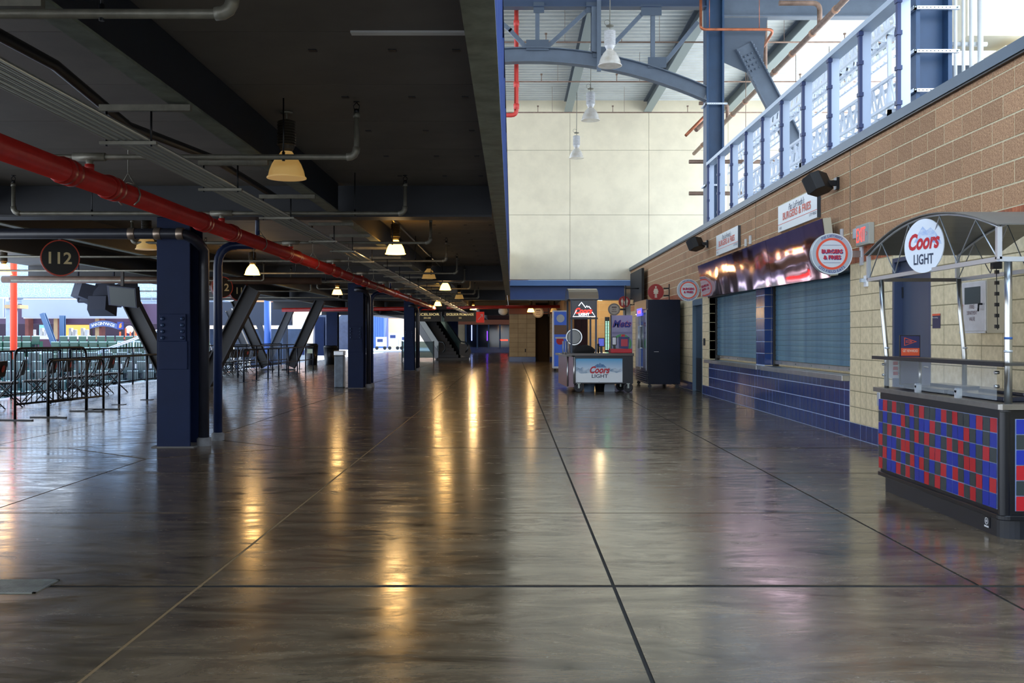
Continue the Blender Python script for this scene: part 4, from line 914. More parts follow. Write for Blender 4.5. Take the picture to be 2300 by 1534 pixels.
# ---- exit sign, small devices
t = thing('exit_sign', 'illuminated EXIT sign with red letters and grey housing on the right wall', 'sign', (WX, 12.3, 2.6)); X = WX - .07
obj('housing', MB().box(X, WX - .002, 12.10, 12.56, 2.43, 2.69), mat('exit_housing', '#a8a79a', .5), t, .006); obj('face', MB().box(X - .004, X, 12.12, 12.54, 2.45, 2.67), mat('exit_face', '#97a09e', .5), t)
text('EXIT', (X - .007, 12.36, 2.56), LFT, EZ, .175, mat('exit_red', '#ff4a3c', .5, emit='#ff3a2c', es=.9), t, .0, width=.31); text('>', (X - .007, 12.16, 2.56), LFT, EZ, .06, mat('exit_dim', '#c4574c', .5), t)
def dev(name, lab, cat, y, z, w, h, d, m_, det=None):
    t = thing(name, lab, cat, (WX, y, z)); obj('body', MB().box(WX - d, WX - .002, y - w / 2, y + w / 2, z - h / 2, z + h / 2), m_, t, .004)
    if det: obj(*det, t)
    return t
t = dev('fire_strobe', 'white fire alarm strobe on the beige wall right of the shutters', 'alarm', 12.35, 1.99, .10, .14, .03, white); obj('lens', MB().box(WX - .085, WX - .03, 12.32, 12.38, 1.975, 2.02), mat('clear_lens', '#c5cdd4', .1), t)
dev('conduit_cover', 'small grey plate beside the EXIT sign', 'plate', 12.95 - .15, 2.62, .10, .13, .012, alum)
dev('conduit_cover', 'small pale plate above the tall screens left of the white sign', 'plate', 18.7, 3.06, .10, .14, .03, offw); dev('conduit_cover', 'small pale plate just right of another, left of the white sign', 'plate', 18.35, 3.08, .10, .16, .03, offw)
dev('wall_outlet', 'narrow metal outlet plate low on the beige wall beside the near cart', 'outlet', 11.95, .56, .09, .16, .012, alum)
dev('card_reader', 'small dark card reader beside the farther dark door', 'reader', 22.75, 1.19, .12, .16, .03, dark); dev('conduit_cover', 'small metal hook plate left of the round sign bracket', 'plate', 13.25, 2.66, .05, .14, .04, alum)
t = dev('room_sign', 'small dark blue Housekeeping room sign right of the grey door', 'sign', 10.33, 1.465, .19, .15 * 1.0, .006, mat('room_sign_blue', '#27244a', .5)); obj('red_band', MB().box(WX - .008, WX - .006, 10.235, 10.425, 1.52, 1.54), orink, t); text('Housekeeping', (WX - .0085, 10.35, 1.50), LFT, EZ, .016, white, t, width=.13)
# hanging dark panel
t = thing('banner_box', 'plain black banner box mounted at the far end of the right wall', 'panel', (4.3, 33.8, 2.42)); obj('body', MB().box(4.18, 4.26, 32.3, 35.4, 2.42, 3.53), mat('panel_black', '#161413', .6), t); obj('mount', MB().box(4.26, WX - .002, 33.4, 34.2, 2.8, 3.2), blackm, t)
# ---- fire valve cabinet
t = thing('fire_valve_cabinet', 'white metal fire department valve cabinet with glass window on the right wall', 'cabinet', (WX, 9.1, 1.35)); X = 4.19; cw = mat('cabinet_white', '#d3d4d6', .35, .3, .08, 6)
obj('body', MB().box(X + .012, WX - .002, 8.86, 9.36, 1.335, 1.81), mat('cabinet_side', '#c1b8a2', .5), t, .004)
obj('door', MB().box(X, X + .012, 8.87, 9.35, 1.355, 1.80), cw, t, .002)
obj('window_pane', MB().box(X - .003, X, 8.96, 9.27, 1.60, 1.755), mat('cabinet_glass', '#27383c', .5), t); obj('lower_lip', MB().box(X - .012, X, 8.86, 9.36, 1.335, 1.352), cw, t)
for i, s in enumerate(('FIRE', 'DEPARTMENT', 'VALVE')): text(s, (X - .004, 9.12, 1.575 - i * .055), LFT, EZ, .035, mat('cab_ink', '#5a3340', .5), t, .0, width=(.09, .20, .11)[i])
text('FIRE VALVE', (X - .004, 9.315, 1.49), (0, 0, -1), LFT, .028, redink, t, width=.22)
obj('handle', MB().tube([(X - .03, 8.93, 1.60), (X - .03, 8.94, 1.53)], .008, 6).tube([(X, 8.93, 1.595), (X - .03, 8.93, 1.595)], .01, 6), blackm, t)

# ================================================================ NEAR CART (right edge)
t = thing('drinks_cart', 'large drinks cart with red, blue and grey check wrap, at right edge', 'cart', (3.6, 7.5, 0))
X0, X1, Ya, Yb = 3.13, 3.98, 6.40, 8.58
bk = mat('cart_black', '#0d1017', .3); bkn = mat('cart_base_navy', '#10151f', .4)
def rr(x0, x1, y0, y1, r, n=5):
    P = []
    for cx, cy, a0 in ((x0 + r, y0 + r, 180), (x1 - r, y0 + r, 270), (x1 - r, y1 - r, 0), (x0 + r, y1 - r, 90)):
        P += [(cx + r * math.cos(R(a0 + 90 * i / n)), cy + r * math.sin(R(a0 + 90 * i / n))) for i in range(n + 1)]
    return P
obj('base_skirt', MB().prism(rr(X0 + .03, X1, Ya + .03, Yb - .02, .10), (0, 0, 0), EX, EY, .14), bkn, t)
obj('body', MB().prism(rr(X0 + .012, X1, Ya + .012, Yb, .05), (0, 0, .14), EX, EY, .69), bk, t)
obj('bumper', MB().prism(rr(X0 - .012, X1, Ya - .012, Yb + .01, .06), (0, 0, .125), EX, EY, .035), bk, t, .006)
obj('counter_top', MB().prism(rr(X0 - .03, X1 + .02, Ya - .03, Yb + .04, .02, 2), (0, 0, .835), EX, EY, .037), mat('counter_steel', '#8e8a84', .3, .8, .1, 8), t, .002)
for y in (Ya, ): obj('corner_post', MB().prism(rr(X0 - .008, X0 + .06, Ya - .008, Ya + .05, .025), (0, 0, .16), EX, EY, .66), bk, t)
cr_, cb2, cg = mat('wrap_red', '#c01f28', .28), mat('wrap_blue', '#1b2fa0', .28), mat('wrap_grey', '#333b3c', .3); cl = mat('wrap_line', '#9db0d8', .35)
def wrap(name, o, u, L, z0, z1, cols, rows, seed, nrm):
    rnd_ = random.Random(seed); o = Vector(o); u = Vector(u); nrm = Vector(nrm); mb = MB()
    F = lambda s, k: .006 + .006 * math.sin(s * 9 + k) * (1 if k in (0, rows) else .3)
    pat = [0, 1, 2, 1, 2, 2]; pat2 = [2, 0, 2, 0, 0, 1]; pat3 = [0, 2, 1, 2, 1, 2]; pat4 = [1, 2, 0, 0, 2, 1]; pat5 = [2, 1, 0, 1, 2, 0]; pat6 = [1, 2, 0, 0, 1, 2]
    pats = [pat, pat2, pat3, pat4, pat5, pat6]; g = .003
    pt = lambda s, z: o + u * s + Vector((0, 0, z)) + nrm * (.007 + .004 * math.sin(s * 7.0 + z * 3))
    for r in range(rows):
        for c in range(cols):
            s0, s1 = L * c / cols, L * (c + 1) / cols; a, b = z1 - (z1 - z0) * (r + 1) / rows, z1 - (z1 - z0) * r / rows
            col_ = pats[r % 6][c % 6]
            mb.add([pt(s0 + g, a + g), pt(s1 - g, a + g), pt(s1 - g, b - g), pt(s0 + g, b - g)], [(0, 1, 2, 3)], [1, 0, 2][col_])
    w2 = MB(); n = cols; vs = [o + u * (L * i / n) + Vector((0, 0, z)) + nrm * .001 for i in range(n + 1) for z in (z0, z1)]
    w2.add(vs, [(2 * i, 2 * i + 2, 2 * i + 3, 2 * i + 1) for i in range(n)])
    q = obj('vinyl_wrap', w2, cl, t); obj('check_print', mb, [cr_, cb2, cg], q)
wrap('f', (X0 + .012, Yb - .02, 0), (0, -1, 0), 2.08, .185, .775, 22, 6, 1, (-1, 0, 0))
wrap('e', (X0 + .09, Ya + .012, 0), (1, 0, 0), .72, .185, .775, 7, 6, 2, (0, -1, 0))
obj('maker_label', MB().box(X0 + .025, X0 + .0285, 6.62, 6.70, .035, .105), mat('label_dark', '#23262c', .5), t); obj('maker_ring', MB().disc((X0 + .0245, 6.66, .078), .024, .001, (-1, 0, 0), 20, r0=.018).disc((X0 + .0245, 6.66, .078), .010, .001, (-1, 0, 0), 14).box(X0 + .0235, X0 + .0245, 6.63, 6.69, .037, .048), white, t, kind='stuff')
# canopy
zl, zr_ = 1.795, 2.0; pm_ = steel
def ln(name, a, b, w_=.03, h_=.03, m_=alum): return obj(name, MB().bar(a, b, w_, h_), m_, t)
cy0, cy1, cx0, cx1 = 6.36, 8.68, 3.09, 3.86
for x in (cx0, cx1): ln('canopy_rail', (x, cy0, zl), (x, cy1, zl))
for y in (cy0, cy1): ln('canopy_rail', (cx0, y, zl), (cx1, y, zl), .03, .03, alum if y == cy0 else mat('rail_taupe', '#6a635c', .5)); 
for x in (cx0, cx1):
    for y in (cy0, cy1): ln('canopy_post', (x, y, zl), (x, y, zr_))
az = lambda y: 2.0 + .195 * (1 - ((y - (cy0 + cy1) / 2) / ((cy1 - cy0) / 2)) ** 2)
for x in (cx0, cx1):
    obj('canopy_arch', MB().tube([(x, cy0 + (cy1 - cy0) * i / 16, az(cy0 + (cy1 - cy0) * i / 16)) for i in range(17)], .009, 6), alum, t)
    zz = []
    for i in range(9):
        y = cy0 + .03 + (cy1 - cy0 - .06) * i / 8; zz.append((x, y, zl + .02 if i % 2 == 0 else az(y) - .01))
    obj('zigzag_rod', MB().tube(zz, .005, 6), alum, t)
vs = []
for i in range(17):
    y = cy0 - .03 + (cy1 - cy0 + .06) * i / 16
    for x, dz in ((cx0 - .03, .01), (cx1 + .35, .01), (cx1 + .35, .018), (cx0 - .03, .018)): vs.append((x, y, az(min(max(y, cy0), cy1)) + dz))
obj('canopy_sheet', MB().add(vs, [f for i in range(16) for f in [(4 * i + a, 4 * i + (a + 1) % 4, 4 * i + 4 + (a + 1) % 4, 4 * i + 4 + a) for a in range(4)]] + [(0, 3, 2, 1), (64, 65, 66, 67)]), mat('canopy_grey', '#6d6c66', .35, .2), t)
for (xa, ya, xb, yb, r) in ((3.14, 8.52, 3.18, 8.50, .020), (3.20, 6.46, 3.20, 6.46, .024), (3.80, 8.52, 3.84, 8.50, .020), (3.80, 6.46, 3.80, 6.46, .022)):
    p = obj('pole', MB().tube([(xa, ya, zl), (xa + (xb - xa) * .35, ya, 1.5), (xb, yb, 1.15), (xb, yb, .872)], r, 14), steel, t); obj('pole_collar', MB().tube([(xb, yb, 1.20), (xb, yb, 1.215)], r + .003, 12), alum, p)
obj('blue_tape', MB().tube([(3.20, 6.46, 1.285), (3.20, 6.46, 1.30)], .0255, 12), mat('blue_tape', '#2c5a9c', .5), t)
sh = obj('shelf', MB().box(3.10, 3.36, 6.3, 8.58, 1.118, 1.136), mat('shelf_grey', '#4c4a46', .35, .3), t, .002); obj('shelf_edge', MB().box(3.088, 3.10, 6.3, 8.6, 1.112, 1.14), bk, t)
sg_ = mat('sneeze_glass', '#e8eef0', .02, 0, alpha=.16)
obj('glass_guard', MB().box(3.14, 3.146, 6.5, 8.46, .89, 1.115), sg_, t)
for y in (7.05, 7.75): obj('glass_clamp', MB().box(3.12, 3.16, y - .018, y + .018, .872, .925).disc((3.12, y, .925), .018, .04, (1, 0, 0), 14), alum, t)
for z in (.98, 1.07): 
    for y in (8.47, 6.50): obj('pole_stud', MB().tube([(3.13, y, z), (3.16, y, z)], .011, 8), steel, t)
lidm = mat('lid_navy', '#1c2336', .2)
for a, b in ((6.6, 7.45), (7.52, 8.3)): obj('ice_bin_lid', MB().box(3.24, 3.78, a, b, .873, .905), lidm, t, .006); obj('lid_handle', MB().box(3.42, 3.56, a + .1, b - .1, .905, .925), lidm, t, .004)
obj('support_post', MB().tube([(3.3, 8.1, .872), (3.3, 8.1, 1.118)], .012, 8), steel, t)
# canopy disc sign
cd = Vector((3.055, 7.42, 1.975)); nn = Vector((-math.cos(R(20)), -math.sin(R(20)), 0)); uu = Vector((math.sin(R(20)), -math.cos(R(20)), 0))
ds = obj('disc_sign', MB().disc(cd, .20, .008, nn, 48), mat('disc_white', '#e4e9ee', .35), t)
mt = mat('mountain_print', '#e4e9ee', .4, 0, .5, 9, col2='#7fa3d6', detail=8, stretch=(1, 1, 2))
obj('mountain_print', MB().prism([(-.10, .03), (-.05, .10), (-.01, .145), (.03, .11), (.07, .13), (.12, .09), (.165, .03), (.18, -.0), (.08, .02), (0, .03)], cd + nn * .0085, uu, EZ, .0004), mt, ds)
text('Coors', cd + nn * .010 + Vector((0, 0, .035)) + uu * .005, uu, EZ, .125, redink, ds, .035, .32, width=.315); text('LIGHT', cd + nn * .010 + Vector((0, 0, -.098)), uu, EZ, .078, mat('light_ink', '#2f3b52', .5), ds, .02, width=.20)
# string of clips hanging, sheet and stand
tag(obj('hanging_light_string', MB().tube([(3.20, 6.62, 1.78), (3.21, 6.62, 1.35)], .003, 5).box(3.17, 3.23, 6.60, 6.64, 1.75, 1.80), blackm), 'thin black cable with clips hanging beside the near canopy pole', 'cable')
for i in range(6):
    z = 1.73 - i * .072; tag(obj('clip', MB().box(3.192, 3.216, 6.61, 6.63, z - .012, z + .012), blackm), f'small black clip on the hanging cable, {nm[i]} from the top', 'clip', 'clips on the hanging cable')
t = thing('price_sheet', 'white sheet with three red blocks taped inside the near cart glass', 'sheet', (3.22, 8.40, 1.05))
obj('sheet', MB().box(3.16, 3.28, 8.398, 8.40, .955, 1.105), white, t)
for k in range(3): obj('red_block', MB().box(3.195, 3.235, 8.396, 8.398, 1.065 - k * .042, 1.095 - k * .042), redink, t); obj('text_line', MB().box(3.242, 3.27, 8.396, 8.398, 1.078 - k * .042, 1.084 - k * .042), ink, t)
t = thing('rewards_sign', 'framed dark poster with pennant and GET REWARDED standing on the near cart', 'sign', (3.31, 8.33, .87))
obj('frame', MB().box(3.225, 3.395, 8.33, 8.345, .905, 1.315), black, t); obj('poster', MB().box(3.232, 3.388, 8.326, 8.33, .912, 1.308), mat('poster_navy', '#2a2d5e', .4), t)
obj('red_band', MB().box(3.234, 3.386, 8.324, 8.326, 1.145, 1.208), orink, t); text('GET REWARDED', (3.31, 8.322, 1.186), EX, EZ, .022, mat('poster_cream', '#f0d8c0', .5), t, .01, width=.125)
obj('pennant', MB().prism([(-.05, .035), (-.05, -.035), (.055, 0)], (3.31, 8.326, 1.262), EX, EZ, .002), orink, t); obj('pennant_inner', MB().prism([(-.045, .028), (-.045, -.028), (.04, 0)], (3.31, 8.324, 1.262), EX, EZ, .002), mat('poster_navy', ''), t); text('ECON', (3.298, 8.3215, 1.262), EX, EZ, .022, orink, t, .02, width=.05)
t = None
# ================================================================ FRIDGE
t = thing('glass_door_fridge', 'tall dark navy glass-door drinks fridge against the right wall', 'fridge', (3.85, 26.6, 0))
fx0, fx1, fy0, fy1 = 3.42, 4.27, 25.4, 27.8; fn = mat('fridge_navy', '#081228', .35, 0, .1, 1.5)
fn.node_tree.nodes['Principled BSDF'].inputs['Specular IOR Level'].default_value = .2; obj('body', MB().box(fx0 + .03, fx1, fy0, fy1, .10, 2.25), fn, t, .01); obj('header', MB().box(fx0 - .02, fx0 + .03, fy0, fy1, 2.02, 2.26), mat('fridge_edge', '#23242c', .3), t)
for a, b in ((25.45, 26.6), (26.62, 27.75)):
    d_ = obj('door', MB().box(fx0, fx0 + .03, a, b, .42, 2.0), blackm, t); obj('door_glass', MB().box(fx0 - .006, fx0, a + .08, b - .08, .5, 1.93), mat('fridge_glass', '#2a3f42', .06), d_)
    obj('handle', MB().tube([(fx0 - .05, b - .1 if a < 26 else a + .1, 1.0), (fx0 - .05, b - .1 if a < 26 else a + .1, 1.6)], .015, 8).box(fx0 - .05, fx0, (b - .1 if a < 26 else a + .1) - .01, (b - .1 if a < 26 else a + .1) + .01, 1.0, 1.02).box(fx0 - .05, fx0, (b - .1 if a < 26 else a + .1) - .01, (b - .1 if a < 26 else a + .1) + .01, 1.58, 1.6), alum, d_)
    obj('edge_strip', MB().box(fx0 - .012, fx0 - .002, a + .02, a + .05, .45, 1.98), alum, d_)
for k in range(5): obj('louvre', MB().box(fx0 - .01, fx0 + .03, fy0 + .05, fy1 - .05, .14 + k * .055, .17 + k * .055), blackm, t)
sgn = obj('lit_header_sign', MB().box(fx0 - .03, fx0 - .02, 26.2, 27.2, 1.86, 2.06), mat('fridge_sign_blue', '#4f4fd0', .4, emit='#4848d8', es=.9), t); obj('pink_mark', MB().box(fx0 - .033, fx0 - .03, 26.4, 27.0, 1.93, 2.0), mat('fridge_sign_pink', '#ff5070', .4, emit='#ff4a6a', es=.8), sgn)
for x, y in ((3.5, 25.5), (4.2, 25.5), (3.5, 27.7), (4.2, 27.7)): obj('caster', MB().disc((x, y, .05), .05, .04, (0, -1, 0), 14).box(x - .02, x + .02, y - .03, y, .05, .105), blackm, t)
obj('side_decal', MB().box(3.6, 3.72, 25.398, 25.4, .925, .932), white, t)
# ================================================================ NEON CART
t = thing('beer_cart', 'beer cart with a lit neon mountain sign and white front panel', 'cart', (2.1, 24.6, 0))
cy, wl = 23.5, mat('cart_panel_pink', '#6a4a58', .3, 0, .15, 2)
obj('body', MB().box(1.47, 2.84, cy + .02, 25.2, .20, .86), bk, t, .01)
fl = MB().prism([(1.30, 23.62), (1.46, 23.5), (1.46, 25.9), (1.20, 25.9)], (0, 0, .12), EX, EY, .72); obj('side_body', fl, wl, t)
obj('corner_trim', MB().tube([(1.46, 23.49, .2), (1.46, 23.49, .84)], .025, 8).tube([(1.31, 23.60, .14), (1.31, 23.60, .84)], .018, 8), steel, t)
obj('counter', MB().box(1.28, 2.86, cy - .03, 25.3, .86, .92).prism([(1.22, 23.6), (1.4, 23.47), (1.4, 26.0), (1.12, 26.0)], (0, 0, .84), EX, EY, .05), mat('counter_dark', '#4a4643', .3, .6), t, .004)
obj('skirt_frame', MB().box(1.47, 2.84, cy, cy + .02, .80, .86).box(2.60, 2.84, cy, cy + .02, .22, .80), blackm, t)
# front panel with printed sky
pmx = bpy.data.materials.new('mountain_sky_print'); pmx.use_nodes = True; n = pmx.node_tree.nodes; l = pmx.node_tree.links; b = n['Principled BSDF']; b.inputs['Roughness'].default_value = .35
g = n.new('ShaderNodeTexCoord'); s_ = n.new('ShaderNodeSeparateXYZ'); l.new(g.outputs['Generated'], s_.inputs[0]); r_ = n.new('ShaderNodeValToRGB'); r_.color_ramp.elements[0].color = lin('#e9eef0'); r_.color_ramp.elements[1].color = lin('#3f9fd0'); r_.color_ramp.elements[0].position = .35; r_.color_ramp.elements[1].position = 1.05 if False else 1.0
l.new(s_.outputs['Z'], r_.inputs[0]); l.new(r_.outputs[0], b.inputs['Base Color'])
pn = obj('front_panel', MB().box(1.494, 2.59, cy - .008, cy, .235, .795), pmx, t)
far_m = mat('mountain_far', '#d5e0e8', .4, 0, .5, 8, col2='#6f8fae', detail=8); 
obj('mountain_print', MB().prism([(1.50, .50), (1.50, .60), (1.60, .56), (1.66, .60), (1.74, .53), (1.80, .57), (1.9, .50), (2.2, .50), (2.27, .60), (2.33, .55), (2.42, .57), (2.5, .53), (2.585, .585), (2.585, .50), (2.45, .46), (2.3, .5), (1.8, .46), (1.62, .44)][::-1], (0, cy - .009, 0), EX, EZ, -.001), far_m, pn)
obj('mountain_peak', MB().prism([(-.17, 0), (-.06, .085), (-.03, .075), (0, .115), (.05, .07), (.08, .08), (.16, 0)][::-1], (2.06, cy - .0095, .585), EX, EZ, -.001), mat('peak_blue', '#6c93b8', .4, 0, .4, 20, col2='#2b5f9c'), pn)
text('Coors', (2.06, cy - .013, .53), EX, EZ, .17, redink, pn, .035, .32, width=.47); text('LIGHT', (2.06, cy - .013, .385), EX, EZ, .085, mat('light_ink', ''), pn, .015, width=.38)
for x in (1.52, 2.04, 2.56):
    for z in (.25, .78): obj('screw', MB().disc((x, cy - .008, z), .006, .002, (0, -1, 0), 8), black, pn)
for x, y in ((1.57, 23.55), (2.73, 23.55), (1.6, 25.1), (2.62, 24.2)):
    w_ = obj('wheel', MB().lathe([(.06, -.02), (.10, -.024), (.113, -.015), (.113, .015), (.10, .024), (.06, .02)], (x, y, .115), 24, 'y'), mat('tyre', '#25262a', .6), t); obj('hub', MB().disc((x, y + .015, .115), .05, .035, (0, -1, 0), 18), galv, w_)
    obj('caster_fork', MB().box(x - .02, x + .02, y - .04, y - .03, .1, .21).box(x - .02, x + .02, y + .03, y + .04, .1, .21).box(x - .04, x + .04, y - .04, y + .04, .20, .215), galv, w_)
for x, y in ((1.40, 23.62), (1.98, 23.62), (1.40, 25.3), (1.98, 25.3)): obj('canopy_pole', MB().box(x - .022, x + .022, y - .022, y + .022, .92, 2.2), mat('pole_slate', '#323a48', .4, .3), t)
vs = []; K = 10
for i in range(K + 1):
    a = math.pi * i / K; yy = 24.46 - .86 * math.cos(a); zz = 2.2 + .27 * math.sin(a)
    for x, dz in ((1.34, 0), (2.04, 0), (2.04, .012), (1.34, .012)): vs.append((x, yy, zz + dz))
obj('canopy_sheet', MB().add(vs, [f for i in range(K) for f in [(4 * i + a, 4 * i + (a + 1) % 4, 4 * i + 4 + (a + 1) % 4, 4 * i + 4 + a) for a in range(4)]] + [(0, 3, 2, 1), (4 * K, 4 * K + 1, 4 * K + 2, 4 * K + 3)]), mat('canopy_brown', '#8a7a66', .25, .1), t)
obj('canopy_end', MB().prism([(24.46 - .80 * math.cos(math.pi * i / 10), 2.2 + .25 * math.sin(math.pi * i / 10)) for i in range(11)], (1.34, 0, 0), EY, EZ, .01), mat('end_pane', '#8a9aa0', .1, alpha=.5), t)
obj('sign_frame', MB().box(1.36, 2.02, 23.58, 23.61, 2.17, 2.2).box(1.36, 2.02, 23.58, 23.61, 1.72, 1.76), blackm, t)
nw = mat('neon_white', '#ffffff', .3, emit='#eef2ff', es=2.6); nr = mat('neon_red', '#ff2a1a', .3, emit='#ff1a0c', es=2.2)
q = lambda px, py: ((px - 1150) * 23.55 / 2250, 23.55, 1.3 + (757 - py) * 23.55 / 2250)
ne = obj('neon_sign_panel', MB().box(1.40, 1.98, 23.566, 23.578, 1.77, 2.16), mat('neon_back', '#14171f', .3), t)
obj('neon_mountain', MB().tube([q(1295, 697), q(1287, 711), q(1337, 711), q(1330, 701)], .007, 8).tube([q(1300, 687), q(1306, 679), q(1315.5, 691), q(1318, 686.5), q(1320, 690), q(1322.5, 688), q(1327, 693.5)], .007, 8), nw, ne)
text('Coors', (q(1311, 698)[0], 23.55, q(1311, 698)[2]), EX, EZ, .135, nr, ne, .03, .3, width=.40); text('LIGHT', (q(1312, 706)[0], 23.548, q(1312, 706)[2]), EX, EZ, .062, nw, ne, .025, width=.25)
obj('clip_string', MB().tube([(1.52, 23.9, 2.1), (1.52, 23.9, 1.5)], .006, 5).tube([(1.66, 23.9, 2.1), (1.66, 23.9, 1.5)], .006, 5), black, t, kind='stuff')
# things on and by the cart
def loose(name, lab, cat, mb, m_, bv=0, grp=None): return tag(obj(name, mb, m_, None, bv), lab, cat, grp)
cov = MB(); rnd2 = random.Random(3); vs = []
for j, (z, s) in enumerate(((.921, 1), (1.0, .95), (1.07, .7), (1.10, .3))):
    for i in range(12): a = 2 * math.pi * i / 12; k = s * (1 + rnd2.uniform(-.12, .12)); vs.append((1.72 + .27 * k * math.cos(a), 24.0 + .25 * k * math.sin(a), z + (rnd2.uniform(-.015, .015) if j else 0)))
cov.add(vs, [(12 * j + i, 12 * j + (i + 1) % 12, 12 * j + 12 + (i + 1) % 12, 12 * j + 12 + i) for j in range(3) for i in range(12)] + [[36 + i for i in range(12)], list(range(12))[::-1]], 0, True)
loose('cloth_cover', 'crumpled dark cloth cover lying on the beer cart counter', 'cover', cov, mat('cloth_dark', '#1c1b1a', .9))
t2 = thing('display_drum', 'round glass and metal drum standing behind the left cart pole', 'drum', (1.52, 24.7, 1.1)); obj('drum', MB().lathe([(.16, -.15), (.19, -.13), (.19, .13), (.16, .15)], (1.52, 24.7, 1.30), 24, 'y'), mat('drum_glass', '#20302c', .08), t2); obj('ring', MB().disc((1.52, 24.55, 1.30), .20, .02, (0, -1, 0), 28, r0=.175), steel, t2); obj('stand', MB().box(1.42, 1.62, 24.6, 24.8, .921, 1.12), black, t2)
for k in range(3): loose('cup_rack_divider', f'white rod divider on the left end of the beer cart, {nm[k]} from the left', 'rack', MB().tube([(1.21 + k * .06, 23.7, .892), (1.21 + k * .06, 23.7, 1.2), (1.21 + k * .06, 23.95, 1.2), (1.21 + k * .06, 23.95, .892)], .008, 6), alum)
loose('red_tray', 'low red plastic tray on the right of the beer cart counter', 'tray', MB().box(2.34, 2.84, 23.7, 24.3, .921, 1.02), redink, .01)
t2 = thing('promo_box', 'colourful printed promotional box with handle on the red tray', 'box', (2.68, 24, 1.02)); obj('box', MB().prism([(2.57, 1.03), (2.78, 1.02), (2.80, 1.30), (2.56, 1.31)], (0, 24.1, 0), EX, EZ, .2), mat('promo_blue', '#1e2a66', .4), t2); obj('red_front', MB().box(2.60, 2.76, 23.888, 23.898, 1.08, 1.25), mat('promo_red', '#b83040', .4), t2); obj('red_cap', MB().box(2.62, 2.70, 23.95, 24.05, 1.31, 1.36), redink, t2)
t2 = thing('card_terminal', 'small tablet with white screen on a stand beside the promotional box', 'tablet', (2.47, 24, 1.02)); obj('tablet', MB().box(2.40, 2.51, 24.0, 24.02, 1.10, 1.31), black, t2, .004); obj('screen', MB().box(2.41, 2.49, 23.995, 24.0, 1.12, 1.29), white, t2); obj('foot', MB().box(2.43, 2.48, 23.98, 24.06, 1.021, 1.11), black, t2)
t2 = thing('pos_screen', 'small blue and red screen standing further back on the beer cart', 'screen', (2.2, 25, .92)); obj('monitor', MB().box(2.14, 2.30, 24.9, 24.93, 1.06, 1.28), black, t2); obj('display', MB().box(2.155, 2.285, 24.895, 24.9, 1.08, 1.26), mat('pos_glow', '#3a4a90', .4, emit='#4a4fae', es=.5), t2); obj('foot', MB().box(2.19, 2.25, 24.9, 24.96, .921, 1.06), black, t2)
t2 = thing('beer_tap', 'slim black beer tap tower on the counter', 'tap', (2.05, 24, .92)); obj('tower', MB().tube([(2.06, 23.9, .921), (2.06, 23.9, 1.14)], .025, 10), black, t2); obj('spout', MB().tube([(2.06, 23.9, 1.12), (2.0, 23.8, 1.13), (1.99, 23.8, 1.09)], .012, 8), steel, t2); obj('tap_handle', MB().tube([(2.0, 23.82, 1.14), (1.97, 23.8, 1.24)], [.012, .02], 8), alum, t2)
t2 = thing('team_banner_stand', 'upright printed Mets banner with skyline between the beer cart and fridge', 'banner', (3.0, 27.2, 0)); bx0, bx1 = 2.70, 3.27
obj('banner', MB().box(bx0, bx1, 27.2, 27.23, .02, 1.89), mat('banner_lilac', '#a9a4c0', .5, 0, .1, 3), t2); obj('edge_frame', MB().box(bx0 - .03, bx0, 27.18, 27.24, 0, 1.9), blackm, t2)
text('Mets', (2.985, 27.19, 1.66), EX, EZ, .20, orink, t2, .055, .3, width=.52); text('Mets', (2.985, 27.186, 1.66), EX, EZ, .20, mat('mets_blue', '#23358c', .5), t2, .03, .3, width=.50)
obj('green_arch', MB().disc((2.985, 27.2, 1.12), .26, .004, (0, -1, 0), 30, r0=.20), mat('arch_green', '#5fae6c', .5), t2); obj('skyline', MB().box(bx0 + .02, bx1 - .02, 27.194, 27.2, 1.38, 1.44), mat('skyline_grey', '#8a86a8', .5), t2)
t2 = thing('light_strip_post', 'upright post with two columns of small green-white lights', 'light', (2.68, 27.5, 0)); obj('post', MB().box(2.55, 2.68, 27.5, 27.55, 0, 1.85), black, t2)
me = mesh(MB().box(0, .03, 0, .005, 0, .025), mat('led_green', '#b8ffd8', .4, emit='#8fffc0', es=1.6), 'led'); copies('led', me, [(2.57 + c * .06, 27.493, .95 + k * .042) for c in range(2) for k in range(19)], t2)
for i, (x, m_) in enumerate(((1.85, mat('bucket_steel', '#8fa6c0', .4, .5)), (2.12, black), (2.32, mat('bucket_white', '#9aa4b0', .5)))):
    loose('bucket', ['round metal bucket under the beer cart, leftmost', 'black bucket under the middle of the beer cart', 'pale square bucket under the right of the beer cart'][i], 'bucket', MB().lathe([(.12, 0), (.14, .185), (.13, .19)], (x, 24.0, .001), 20) if i < 2 else MB().box(x - .12, x + .13, 23.9, 24.1, .001, .18), m_)
# vending cooler, back partitions
t2 = thing('branded_cooler', 'tall blue and white wheeled display cooler left of the beer cart', 'cooler', (1.65, 38, 0)); obj('cabinet', MB().box(1.54, 2.1, 37.6, 38.4, .12, 2.3), white, t2, .01); obj('front', MB().box(1.58, 2.06, 37.59, 37.6, .2, 2.25), mat('cooler_blue', '#2b52b0', .4, emit='#2b52b0', es=.15), t2); obj('mid_picture', MB().box(1.58, 2.06, 37.58, 37.59, 1.4, 1.75), mat('cooler_brown', '#7a5a44', .5), t2)
for x in (1.62, 2.0): obj('caster', MB().disc((x, 37.75, .05), .05, .04, (0, -1, 0), 14).box(x - .02, x + .02, 37.71, 37.75, .05, .12), blackm, t2)
obj('pale_mark', MB().disc((1.82, 37.59, 2.0), .15, .004, (0, -1, 0), 24), offw, t2); obj('red_mark', MB().disc((1.80, 37.59, 1.15), .14, .004, (0, -1, 0), 24), redink, t2); obj('pale_band', MB().box(1.62, 2.02, 37.584, 37.589, 1.24, 1.30), offw, t2)
